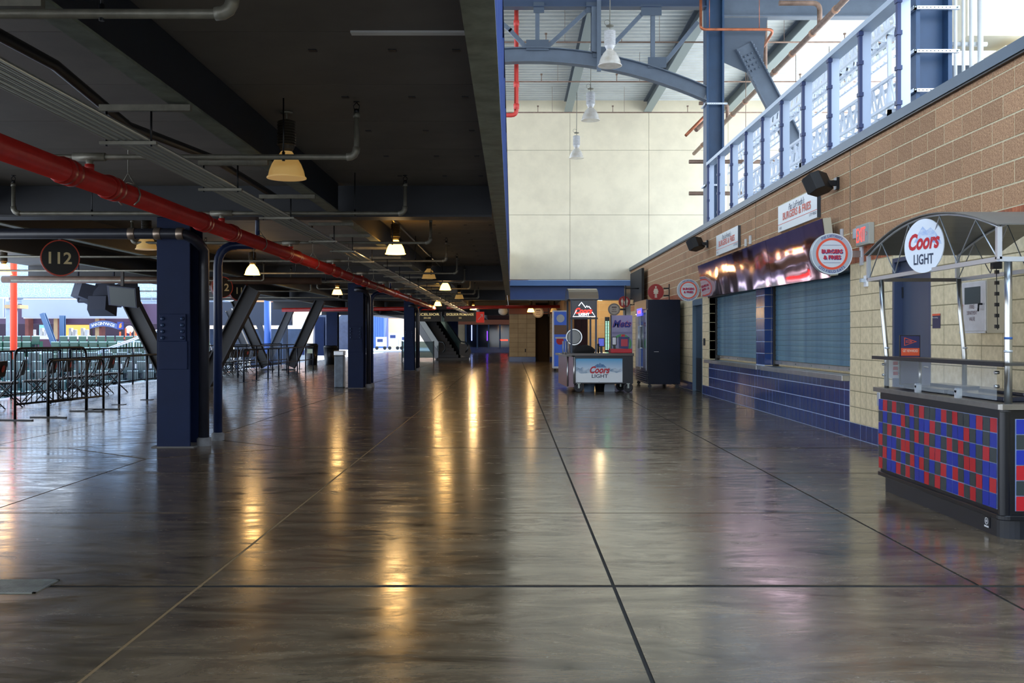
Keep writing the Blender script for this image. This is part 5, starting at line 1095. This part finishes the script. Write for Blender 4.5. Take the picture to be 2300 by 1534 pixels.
wb = obj('wall_partition', MB().box(3.15, 4.6, 41.5, 41.8, 0, 2.9), mat('warm_block', '#d8b98a', .8, 0, .06, 3), kind='structure'); 
for x in (3.62, 4.08): obj('joint_line', MB().box(x, x + .012, 41.49, 41.5, 0, 2.9), mortar, wb)
for z in range(1, 10): obj('joint_line', MB().box(3.15, 4.6, 41.494, 41.5, z * .3, z * .3 + .01), mortar, wb)
wb = obj('wall_maroon', MB().box(2.1, 5, 52.95, 53.3, 2.3, 3.1).box(2.95, 5, 52.95, 53.3, 0, 2.3), mat('maroon_dim', '#3a1a20', .7), kind='structure')
cl_ = thing('work_light', 'small lamp lighting the warm block wall behind the beer cart', 'lamp', (3.5, 39.8, 2.8)); obj('shade', MB().lathe([(.05, .08), (.12, 0), (.11, 0)], (3.5, 39.8, 2.75), 14), offw, cl_); obj('stem', MB().tube([(3.5, 39.8, 2.82), (3.5, 39.8, 3.09)], .01, 6), blackm, cl_)
ld = bpy.data.lights.new('lamp_light', 'POINT'); ld.energy = 35; ld.color = (1, .72, .38); ld.shadow_soft_size = .08; lo = bpy.data.objects.new('lamp_light', ld); COL.objects.link(lo); lo.parent = cl_; lo.location = (0, 0, -.12)
cr2 = obj('ceiling_3', MB().box(-.2, 14, 37.35, 96, 3.10, 3.4), ceilm, kind='structure')
# ================================================================ STADIUM BOWL (left, beyond the concourse) and far plaza
# ground of the bowl, rising terraces
bowlc = mat('bowl_concrete', '#b4bac6', .85, 0, .1, 1)
tag(obj('bowl_ground', MB().box(-90, -10.82, 20, 140, -3.2, -3.0).box(-10.95, -10.8, -16, 140, -3, -.012), bowlc), 'grey concrete ground of the seating bowl below the concourse', 'ground')
seatm = mat('seat_green', '#123f33', .35, rnd=.15); seatt = mat('seat_teal', '#123a42', .3, rnd=.15)
def seatmesh(m):
    mb = MB().box(-.20, .20, -.02, .04, .36, .78).box(-.20, .20, .04, .40, .34, .40).box(-.22, -.20, 0, .36, 0, .52).box(.20, .22, 0, .36, 0, .52).box(-.03, .03, .10, .16, 0, .35)
    mb.box(-.20, .20, -.03, .03, .78, .81, 1)  # pale top strip paints the glint along the seat backs
    return mesh(mb, [m, mat('seat_painted_glint', '#a9c6d4', .2)], 'seat')
def section(name_lab, xc, y0, z0, rows, n, m, grp, rise=.32, run=.85, w=.52, skip=None, tread=True, tname='', zbot=-3):
    tr = MB()
    for r in range(rows): tr.box(xc - n * w / 2 - .6, xc + n * w / 2 + .6, y0 + r * run, y0 + (r + 1) * run, zbot, z0 + r * rise)
    tag(obj('seating_terrace', tr, bowlc), tname, 'terrace')
    me = seatmesh(m)
    t0 = bpy.data.objects.new('stadium_seat', me)
    for r in range(rows):
        for i in range(n):
            if skip and skip(r, i): continue
            o = bpy.data.objects.new('stadium_seat', me); COL.objects.link(o); o.location = (xc + (i - n / 2 + .5) * w, y0 + r * run + .62, z0 + r * rise); o.rotation_euler.z = 0
            tag(o, f'{name_lab}, {ordw(i + 1)} from left in {ordw(r + 1)} row', 'seat', grp)
# near right teal block: px 200-350, y 790-830
section('teal stadium seat in the lower block', -16.2, 34.0, -1.75, 6, 18, seatt, 'teal stadium seats in the lower block', .33, .95, .58, None, tname='stepped concrete terrace under the teal seats')
section('green stadium seat in the upper block', -23.0, 48.0, -.95, 6, 27, seatm, 'green stadium seats in the upper block', .30, 1.0, .50, lambda r, i: i in (9, 10), tname='stepped concrete terrace under the green seats')
tag(obj('bowl_platform', MB().box(-18.5, -14, 46.3, 47.7, -3, .048), bowlc), 'narrow concrete platform carrying the light grey picket railing in the bowl', 'platform')
# steps with handrails between
t = thing('stair_handrail', 'light metal stair handrail sloping up between the stadium seat blocks', 'handrail', (-18, 42, 0))
rl_ = mat('bowl_rail', '#9fb0c4', .4, .5)
for o in (0, .5): obj('rail', MB().tube([(-18.2, 40 + o, .1), (-15.6, 44 + o, 1.6)], .03, 6), rl_, t)
for i in range(5): obj('post', MB().tube([(-18.2 + .65 * i, 40 + i, -1.2), (-18.2 + .65 * i, 40 + i, .1 + .375 * i)], .025, 6), rl_, t)
# railing with pickets (mid) and concourse edge railing
def picket(p0, p1, h, lab, gap=.13, m=rl_, nm='picket_railing'):
    p0 = Vector(p0); p1 = Vector(p1); L = (p1 - p0).length; d = (p1 - p0) / L; t = thing(nm, lab, 'railing', p0)
    for z in (h, .08): obj('rail', MB().tube([p0 + Vector((0, 0, z)), p1 + Vector((0, 0, z))], .022, 6), m, t)
    n = int(L / gap); me = mesh(MB().tube([(0, 0, .08), (0, 0, h)], .009, 4), m, 'picket')
    copies('picket', me, [p0 + d * (L * (i + .5) / n) for i in range(min(n, 290))], t)
    k = max(2, int(L / 1.8)); me = mesh(MB().tube([(0, 0, 0), (0, 0, h)], .026, 6), m, 'post'); copies('post', me, [p0 + d * (L * i / (k - 1)) for i in range(k)], t)
picket((-18.3, 46.5, .05), (-14.2, 46.5, .05), 1.05, 'light grey picket railing in front of the orange bar equipment in the bowl')
picket((-10.6, 24, 0), (-10.6, 46, 0), 1.0, 'dark picket railing along the edge of the concourse beyond the folding chairs', .14, railm)
picket((-10.6, 12, 0), (-10.6, 23.5, 0), 1.0, 'dark picket railing along the concourse edge at the left picture border', .14, railm)
# building across with scoreboard band
bX = lambda px, Y=59.0: (px - 1150) * Y / 2250
bt = thing('outfield_building', 'brown and tan stadium building with open bars behind the green seats', 'building', (-26, 62, 0))
tan = mat('tan_facade', '#a98b66', .8, 0, .1, 1); dkb = mat('dark_interior', '#33202e', .8); bricko = mat('brick_facade', '#6f3b33', .8, 0, .15, 3)
obj('back_wall', MB().box(-42, -20, 66, 66.3, -3, 3.2), dkb, bt)
obj('floor_slab', MB().box(-42, -20, 57, 66, .55, .7), bowlc, bt)
obj('front_parapet', MB().box(-42, -20, 56.8, 57, -1, 1.18), mat('maroon', '#4c2b3c', .7), bt)
for a, q_, m_ in ((45, 53, bricko), (110, 119, tan), (119, 128, bricko), (204, 213, tan), (213, 218, bricko), (292, 302, tan)): obj('pier', MB().box(bX(a), bX(q_), 59.6, 60.2, .7, 3.4), m_, bt)
obj('canopy_beam', MB().box(-42, -20, 60.3, 61, 2.1, 3.3), mat('plum_band', '#4a3550', .6), bt)
for a, q_, c_ in ((142, 200, '#d08a3a'), (60, 70, '#6a4636'), (88, 104, '#5f8ea0')):
    obj('recess_glow_panel', MB().box(bX(a, 65.9), bX(q_, 65.9), 65.9, 65.98, 1.2, 2.1), mat('bar_glow' + c_, c_, .6, emit=c_, es=.6), bt)  # glowing panel stands in for light inside the bar recess
def bar(ax, lab):
    t = thing('beverage_station', lab, 'equipment', (ax, 61.2, .7))
    obj('cabinet', MB().box(ax - .3, ax + .3, 61.1, 61.5, .7, 1.4), white, t, .02); obj('dispenser', MB().box(ax - .2, ax - .03, 61.1, 61.4, 1.4, 1.85), offw, t, .02); obj('dispenser', MB().box(ax + .05, ax + .22, 61.1, 61.4, 1.4, 1.75), alum, t, .02)
for i, px in enumerate((70, 98, 163, 190)): bar(bX(px, 61.2), f'white drinks station in the open bar across the bowl, {nm[i]} from the left')
xw = bX(233, 59.4)
t = thing('arched_shop_sign', 'blue arched sign with white SWINGIN WINGS lettering over the far bar', 'sign', (xw, 59.4, 2.0))
pa = [(-.82 + 1.64 * i / 12, .20 * math.sin(math.pi * i / 12)) for i in range(13)]
obj('board', MB().prism(([(-.82, -.30)] + [(.82 - 1.64 * i / 6, 0) for i in ()] + [(-.82 + 1.64 * i / 6, -.30 + .16 * math.sin(math.pi * i / 6)) for i in range(1, 6)] + [(.82, -.30)] + pa[::-1]), (xw, 59.4, 2.08), EX, EZ, .08), mat('wing_blue', '#4f6396', .5), t)
arctext("SWINGIN' WINGS", (xw, 59.28, .30), EX, EZ, 1.80, .17, white, t, R(90 + 23), R(90 - 23), off=.01)
obj('side_panel', MB().box(xw + .84, xw + 1.2, 59.3, 59.42, 1.75, 2.2), mat('wing_navy', '#243a8c', .5), t); obj('flame_mark', MB().prism([(-.08, -.14), (.04, -.15), (.1, -.02), (.06, .06), (.1, .16), (-.02, .1), (-.06, 0)], (xw + 1.02, 59.29, 1.98), EX, EZ, .005), mat('wing_orange', '#e88a3a', .5), t)
for q_ in (-.78, 1.0): obj('bracket', MB().box(xw + q_, xw + q_ + .06, 59.42, 59.5, .7, 1.8), blackm, t)
for i, px in enumerate((277, 300)):
    x = bX(px, 56.2); t = thing('scissor_lift', f'small orange metal lift frame by the far bar, {["left","right"][i]} one', 'lift', (x, 56.2, .5)); om = mat('lift_orange', '#e25a2c', .5)
    for q_ in (-.16, .16): obj('mast', MB().box(x + q_ - .03, x + q_ + .03, 56.1, 56.2, .6, 1.6 + .2 * (q_ > 0)), om, t)
    obj('rail', MB().box(x - .2, x + .2, 56.08, 56.12, 1.2, 1.27), om, t); obj('base', MB().box(x - .22, x + .22, 56, 56.5, .4, .6), om, t)
x = bX(291, 56.4)
t = thing('mascot_board', 'round white board on a stand among the orange lifts', 'board', (x, 56.4, .5)); obj('disc', MB().disc((x, 56.4, 1.72), .22, .06, (0, -1, 0), 20), white, t); obj('stand', MB().box(x - .12, x + .12, 56.36, 56.4, .4, 1.5), ink, t)
t = thing('video_board', 'long blank pale scoreboard band above the bars across the bowl', 'scoreboard', (-25.7, 59, 2.4))
obj('face', MB().box(bX(49), bX(287), 59.0, 59.3, 2.46, 3.52), mat('board_face', '#8f96a8', .5, 0, .02, 1), t); obj('frame', MB().box(bX(47), bX(289), 59.3, 59.5, 2.40, 3.58), white, t)
t = thing('video_board', 'blank pale scoreboard cut off at the left picture border', 'scoreboard', (-33, 59, 2.4))
obj('face', MB().box(-36, bX(6), 59.0, 59.3, 2.46, 3.58), mat('board_face', ''), t); obj('frame', MB().box(-36, bX(10), 59.3, 59.5, 2.40, 3.66), white, t)
for (p0, p1, lab) in (((bX(122 + 56, 55), 55.2, -3), (bX(92, 55), 55.2, 2.6), 'slanted green-blue steel prop leaning in front of the far bars'), ((bX(135, 55.6), 55.9, -3), (bX(135, 55.6), 55.9, 2.5), 'upright blue steel prop in front of the far bars')):
    tag(obj('steel_prop', MB().ibeam(p0, p1, .25, .26, .04, .03, EY), mat('prop_blue', '#3d5a7e', .5)), lab, 'support')
sec = MB()
for r in range(9): sec.box(-45, -20.5, 66 + r, 80, 3.9 + r * .55, 4.4 + r * .55)
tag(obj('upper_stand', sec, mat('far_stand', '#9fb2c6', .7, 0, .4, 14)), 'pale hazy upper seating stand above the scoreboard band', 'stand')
picket((-42, 63, 3.5), (-20.5, 63, 3.5), .9, 'thin rail along the front of the hazy upper stand', .4, rl_)
tag(obj('foul_pole', MB().tube([(-19.9, 40, -3), (-19.9, 40, 14)], .13, 12), mat('pole_orange', '#ff4b2a', .5)), 'bright orange-red foul pole standing in the bowl at left', 'pole')
t = thing('masonry_pier', 'pale stone pier with vertical joints behind the orange pole', 'pier', (-28.2, 56, 0))
obj('shaft', MB().box(bX(13, 56), bX(24, 56), 56.0, 56.8, -3, 3.3), mat('pier_stone', '#8d97ab', .8, 0, .1, 2), t); obj('cap', MB().box(bX(12, 56), bX(46, 56), 55.9, 56.9, 2.9, 3.1), tan, t)
# ---- far plaza seen between columns
tag(obj('plaza_pavement', MB().box(-60, -6, 86, 190, -.02, .004), mat('plaza', '#b7bccb', .7, 0, .05, 1)), 'pale sunlit pavement beyond the end of the concourse', 'pavement')
pb = thing('plaza_building', 'sunlit orange and cream building beyond the concourse end', 'building', (-25, 120, 0))
obj('wall', MB().box(-42, -16, 122, 123, 0, 9), mat('sunlit_cream', '#e9c9a6', .8), pb)
obj('gable', MB().prism([(-30, 3.2), (-22, 6.5), (-22, 9), (-42, 9), (-42, 3.2)], (0, 121.8, 0), EX, EZ, .2), mat('sunlit_orange', '#d98a5c', .8), pb)
obj('garage_door', MB().box(-28.6, -25.2, 121.6, 121.8, 0, 3.2), white, pb); obj('window', MB().box(-28.8, -27, 121.6, 121.8, 4.4, 5.5), dark, pb)
pb = thing('plaza_building', 'orange brick building with a blue container seen between middle and third columns', 'building', (-14, 120, 0))
obj('wall', MB().box(-16, 2, 124, 125, 0, 9), mat('brick_far', '#c27a58', .8), pb); obj('wall_base', MB().box(-16, 2, 123.8, 124, 0, 3.6), mat('sunlit_cream', ''), pb); obj('window', MB().box(-14.2, -12.9, 123.6, 123.8, 4, 5.2), dark, pb)
t = thing('shipping_container', 'blue corrugated container on the plaza between middle and third columns', 'container', (-16, 118, 0)); cm = MB()
cb = mat('container_blue', '#3d5f9c', .5)
obj('body', MB().box(-17.2, -14.8, 116, 120, .005, 3.9), cb, t)
for i in range(9): cm.box(-17.1 + i * .27, -16.97 + i * .27, 115.94, 116, .3, 3.8)
obj('rib', cm, cb, t, kind='stuff')
tarpm = mat('tarp_navy', '#2d3346', .4, 0, .2, 3)
def tarp(x, y, w, h, lab):
    mb = MB(); N, K = 26, 9; vs = []
    for k in range(K):
        z = h * (1 - k / (K - 1)) ; s = 1 if k else .82
        for i in range(N):
            a = 2 * math.pi * i / N; rx = (w / 2) * (abs(math.cos(a)) ** .6) * (1 if math.cos(a) > 0 else -1); ry = (w / 2.4) * (abs(math.sin(a)) ** .6) * (1 if math.sin(a) > 0 else -1)
            f = 1 + (.07 * math.sin(i * 2.4) + .03 * math.sin(i * 5.1 + k)) * (k / K); top = .18 * h * (1 - abs(math.cos(a)))if k == 0 else 0
            vs.append((x + rx * s * f, y + ry * s * f, z - (0 if k else .0) + (top if k == 0 else 0)))
    mb.add(vs, [(k * N + i, k * N + (i + 1) % N, (k + 1) * N + (i + 1) % N, (k + 1) * N + i) for k in range(K - 1) for i in range(N)] + [list(range(N))[::-1]], 0, True)
    return tag(obj('tarp_covered_cart', mb, tarpm), lab, 'cart')
tarp(-19.5, 104, 2.1, 3.1, 'cart shrouded in a dark tarp on the plaza, left of the two'); tarp(-17.1, 104, 2.3, 3.2, 'cart shrouded in a dark tarp on the plaza, right of the two')
for i, (x, h_) in enumerate(((-13.3, 1.3), (-12.0, 1.7), (-10.8, 1.5))):
    t = thing('utility_cart', f'white utility cart parked on the plaza, {nm[i]} from the left', 'cart', (x, 102, 0))
    obj('body', MB().box(x - .5, x + .5, 101.5, 102.3, .35, h_), offw, t, .02); obj('panel', MB().box(x - .35, x + .2, 101.46, 101.5, h_ - .5, h_ - .2), ink, t)
    for a in (-.4, .4): obj('wheel', MB().disc((x + a, 101.6, .18), .18, .08, (0, -1, 0), 14), black, t)
# bins and clutter by the far railings
for i, (x, y, r, h_, lab) in enumerate(((-9.3, 46.5, .3, 1.0, 'dark round bin with a pale label beyond the far end of the queue railing'), (-8.6, 47.5, .34, .9, 'plain dark round bin beside the labelled bin'))):
    t = thing('waste_bin', lab, 'bin', (x, y, 0)); obj('body', MB().lathe([(r * .85, 0), (r, h_ * .9), (r * 1.05, h_ * .92), (r * .8, h_)], (x, y, 0), 18), blackm, t)
    if i == 0: obj('label_plate', MB().box(x - .14, x + .14, y - r - .02, y - r + .03, .55, .75), mat('pale_label', '#b9c2a8', .5), t)
for i, (x, y) in enumerate(((-4.45, 25.9), )):
    t = thing('wall_bin', 'narrow grey bin standing against the left side of the middle column', 'bin', (x, y, 0)); obj('body', MB().box(x - .12, x + .12, y - .15, y + .15, 0, .82), mat('bin_grey', '#5c6875', .4, .3, .2, 6), t, .02); obj('lid', MB().box(x - .13, x + .13, y - .16, y + .16, .82, .95), alum, t, .02)
for i, (x, y, lab) in enumerate(((-13.4, 70, 'dark steel column far off left of the escalator'), (-7.1, 70, 'dark steel column far off beside the plaza opening'), (-3.6, 61.0, 'dark steel column just right of the escalator'), (-10.2, 57, 'navy post far off beyond the railings'))):
    tag(obj('far_column', MB().ibeam((x, y, 0), (x, y, 2.7), .62, .6, .05, .05, EY), navy), lab, 'column')
# ---- escalator
t = thing('escalator', 'dark escalator rising to the left with glass landing rails in the middle distance', 'escalator', (-4.0, 57, 0))
ex0, ex1 = -5.3, -3.3
def epr(xa, xb, y, th, d, name, m, off=0):                 # inclined band rising toward -X
    return obj(name, MB().prism([(xa, off), (xb, off), (xb, off + th), (xa, off + th)], (0, y, 0), EX, EZ, d), m, t)
# incline rising to the left and away
top = Vector((-5.65, 60.6, 2.95)); bot = Vector((-3.55, 57.2, .12)); dv = top - bot
ebk = mat('escalator_black', '#0e1014', .35)
def side(x, w0, w1, name, m, th=.05):
    a, q = bot + Vector((x, 0, 0)), top + Vector((x, 0, 0)); vs = [p + Vector((dx, 0, w)) for p in (a, q) for dx, w in ((0, w0), (th, w0), (th, w1), (0, w1))]
    return obj(name, MB().add(vs, [(0, 1, 2, 3), (7, 6, 5, 4), (0, 4, 5, 1), (1, 5, 6, 2), (2, 6, 7, 3), (3, 7, 4, 0)]), m, t)
side(-.66, -.35, .32, 'side_skirt', ebk); side(.60, -.35, .32, 'side_skirt', ebk)
obj('soffit', MB().add([bot + Vector((s, 0, w)) for s in (-.6, .6) for w in (-.35, -.28)] + [top + Vector((s, 0, w)) for s in (-.6, .6) for w in (-.35, -.28)], [(0, 2, 6, 4), (1, 5, 7, 3), (0, 1, 3, 2), (4, 6, 7, 5)]), ebk, t)
n = 15; me = mesh(MB().box(-.55, .55, -.13, .13, -.19, 0), mat('step_grey', '#34373c', .4, .5), 'step')
copies('step', me, [bot + dv * ((i + .5) / n) + Vector((0, 0, .08)) for i in range(n)], t)
glassp = mat('green_glass', '#5d706c', .05, 0, trans=.75, ior=1.2)
side(-.65, .32, .88, 'glass_panel', glassp, .02); side(.61, .32, .88, 'glass_panel', glassp, .02)
for x in (-.64, .62):
    p, q = bot + Vector((x, 0, .92)), top + Vector((x, 0, .92)); q.z = min(q.z, 3.0); q = p + (top + Vector((x, 0, .92)) - p) * .72
    obj('handrail', MB().tube([q, p, p + Vector((.3, -.5, -.03)), p + Vector((.42, -.75, -.2)), p + Vector((.42, -.8, -.45)), p + Vector((.3, -.6, -.6))], .035, 8), ebk, t)
obj('newel_panel', MB().prism([(-.05, .3), (.45, .12), (.62, .45), (.5, .85), (-.05, .95)], (bot.x + .62, bot.y - .3, 0), EX, EZ, .03), ebk, t)
obj('landing', MB().box(bot.x - .7, bot.x + 1.15, 56.2, 57.4, 0, .12), ebk, t)
obj('landing_guard', MB().box(-6.1, -4.35, 55.6, 55.62, .15, 1.05), mat('guard_glass', '#6f8484', .05, trans=.8, ior=1.2), t)
for x in (-6.1, -5.2, -4.35): obj('guard_post', MB().box(x - .03, x + .03, 55.58, 55.64, 0, 1.08), blackm, t)
# dim structures behind the V braces
t = thing('inner_stand', 'dark steel stand structure hanging behind the V braces', 'stand', (-16, 60, 2)); dn = mat('dim_navy', '#1a2436', .6)
obj('hanging_band', MB().box(-19.5, -13.2, 60, 60.3, 2.0, 3.4), dn, t)
for x in (-18.8, -16.9, -15.2): obj('brace_leg', MB().bar((x, 60.1, 2.1), (x + .9, 60.1, -.1), .3, .25, EY), dn, t)
for x in (-18.3, -13.6): obj('leg', MB().box(x - .12, x + .12, 60, 60.25, -3, 2.0), dn, t)
tag(obj('back_partition', MB().box(-26, -15.2, 74, 74.3, -3, 1.9), mat('partition_blue', '#3a475e', .7, 0, .2, 1.5)), 'low grey-blue partition far behind the V braces', 'partition')
tag(obj('round_post', MB().tube([(-14.15, 58, -3), (-14.15, 58, 3.6)], .2, 16), mat('post_blue', '#25509a', .5)), 'round bright blue post seen between the V braces', 'post')
for i, x in enumerate((-17.6, -16.6, -12.9)):
    t = thing('stored_cart', f'white cart stored beyond the folded chairs, {nm[i]} from left', 'cart', (x, 62, -3)); obj('body', MB().box(x - .35, x + .35, 61.8, 62.3, -2.9 if x < -13.5 else -2.9, .75), offw, t, .02); obj('panel', MB().box(x - .25, x + .1, 61.77, 61.8, .2, .5), ink, t)
# ---- direction signs
for x0, x1, s, s2, ar, lab in ((-5.35, -3.8, 'EXCELSIOR', '334-338', '\u2191', 'black overhead direction sign reading EXCELSIOR with a red arrow panel, left of the pair'), (-3.65, -1.95, 'EXCELSIOR PROMENADE', '331', '', 'black overhead direction sign reading EXCELSIOR PROMENADE, right of the pair')):
    t = thing('direction_sign', lab, 'sign', (x0, 54, 3)); m_ = mat('sign_black', '')
    obj('board', MB().box(x0, x1, 54, 54.1, 2.14, 2.66), m_, t); obj('rod', MB().tube([(x0 + .3, 54.05, 2.66), (x0 + .3, 54.05, 3.098)], .02, 6), blackm, t); yw = mat('sign_yellow', '#d8c48a', .5, emit='#d8c48a', es=.35)
    text(s, ((x0 + x1) / 2, 53.98, 2.52), EX, EZ, .13, yw, t, .015, width=(x1 - x0) * .86); text(s2, ((x0 + x1) / 2, 53.98, 2.33), EX, EZ, .08, yw, t, .0)
    xr = (x0 - .42, x0 - .02) if ar else (x1 + .02, x1 + .45)
    obj('arrow_panel', MB().box(xr[0], xr[1], 53.98, 54.1, 2.08, 2.66), mat('arrow_red', '#b3261e', .5, emit='#b3261e', es=.25), t)
    xm = sum(xr) / 2; aw = MB(); 
    if ar: aw.bar((xm, 53.96, 2.2), (xm, 53.96, 2.55), .03, .03, EX).bar((xm, 53.96, 2.56), (xm - .1, 53.96, 2.45), .03, .03, EY).bar((xm, 53.96, 2.56), (xm + .1, 53.96, 2.45), .03, .03, EY)
    else: aw.bar((xm - .12, 53.96, 2.22), (xm + .12, 53.96, 2.5), .03, .03, EY).bar((xm + .13, 53.96, 2.52), (xm, 53.96, 2.5), .03, .03, EY).bar((xm + .13, 53.96, 2.52), (xm + .12, 53.96, 2.36), .03, .03, EY)
    obj('arrow', aw, white, t, kind='stuff')
sf = obj('wall_front', MB().box(-5.2, 3.0, 84.5, 84.7, 0, 3.1), mat('maroon_wall', '#4a2c2c', .8), kind='structure')
cb_ = mat('far_beige', '#b9ab90', .8, 0, .06, 2)
obj('pier', MB().box(-5.6, -3.95, 84.0, 84.5, 0, 2.6), cb_, sf); obj('base_tile', MB().box(-5.6, 3, 83.95, 84.5, 0, .45), tile, sf); obj('fascia', MB().box(-5.6, 3, 83.9, 84.5, 2.35, 2.75), mat('orange_fascia', '#a86a52', .8), sf)
for i in range(4): obj('window_pane', MB().box(-3.8 + i * .95, -2.95 + i * .95, 83.97, 84.0, .45, 2.3), mat('store_glass', '#171d2c', .06), sf)
for i in range(5): obj('mullion', MB().box(-3.92 + i * .95, -3.8 + i * .95, 83.9, 84.0, .3, 2.35), mat('mullion_blue', '#324e74', .4), sf)
for x, c_, h_ in ((-3.4, '#9fb4ff', 1.3), (-2.1, '#6a2cff', .8), (-1.0, '#ff3020', .1)): obj('neon_strip', MB().box(x, x + .05 + (.6 if h_ < .2 else 0), 83.9, 83.94, 1.0, 1.0 + h_), mat('neon' + c_, c_, .4, emit=c_, es=2.5), sf)
pw = obj('wall_pier', MB().box(-.15, 1.25, 53.02, 56, 0, 3.1).box(2.0, 2.9, 53.02, 56, 0, 3.1).box(1.25, 2.0, 55.4, 56, 0, 3.1), mat('pier_recess', '#6d5a47', .8), kind='structure')
g_ = MB(); gb = mat('pier_block', '#a99a7b', .8, 0, .08, 2, rnd=.05)
L = []
for k in range(9):
    for a, b in ((-.15, 1.25), (2.0, 2.9)):
        n = round((b - a) / .45)
        for i in range(n): obj('block', MB().box(a + (b - a) * i / n + .008, a + (b - a) * (i + 1) / n - .008, 53.0, 53.02, .26 + k * .25 + .006, .26 + (k + 1) * .25 - .006), gb, pw)
obj('base_tile', MB().box(-.15, 1.25, 52.99, 53.02, 0, .25).box(2, 2.9, 52.99, 53.02, 0, .25), tile, pw); obj('brick_band', MB().box(-.17, 2.92, 52.9, 53.02, 2.52, 2.85), mat('orange_fascia', ''), pw)
obj('outlet', MB().box(.68, .74, 52.97, 53.0, .5, .68), dark, pw)
rw = obj('wall_side', MB().box(2.4, 2.6, 42, 52.8, 0, 3.08), mat('side_brown', '#7a6045', .8, 0, .1, 2), kind='structure')
obj('wall_cap', MB().box(2.0, 2.4, 48, 50, 0, 1.0), mat('grey_low', '#4a4f66', .6), rw)
tag(obj('round_camera', MB().lathe([(0, .25), (.2, .2), (.25, 0), (.22, -.12), (.1, -.2), (0, -.22)], (-.45, 51, 2.62), 20), offw), 'white round dome fixture hanging near the far tiled pier', 'camera')
tag(obj('red_fire_pipe', MB().tube([(-3.0, 46, 2.66), (2.2, 46, 2.70)], .075, 12), redp), 'short red pipe crossing above the far tiled pier', 'pipe')
for i, x in enumerate((.9, 2.0)): pendant(x, 48, f'small drum lamp, only the left with added light, above the far tiled pier, {["left","right"][i]} one', i == 0, 3.10, .34, en=22)  # left drum lamp's light is added to brighten the pier; right one is unlit
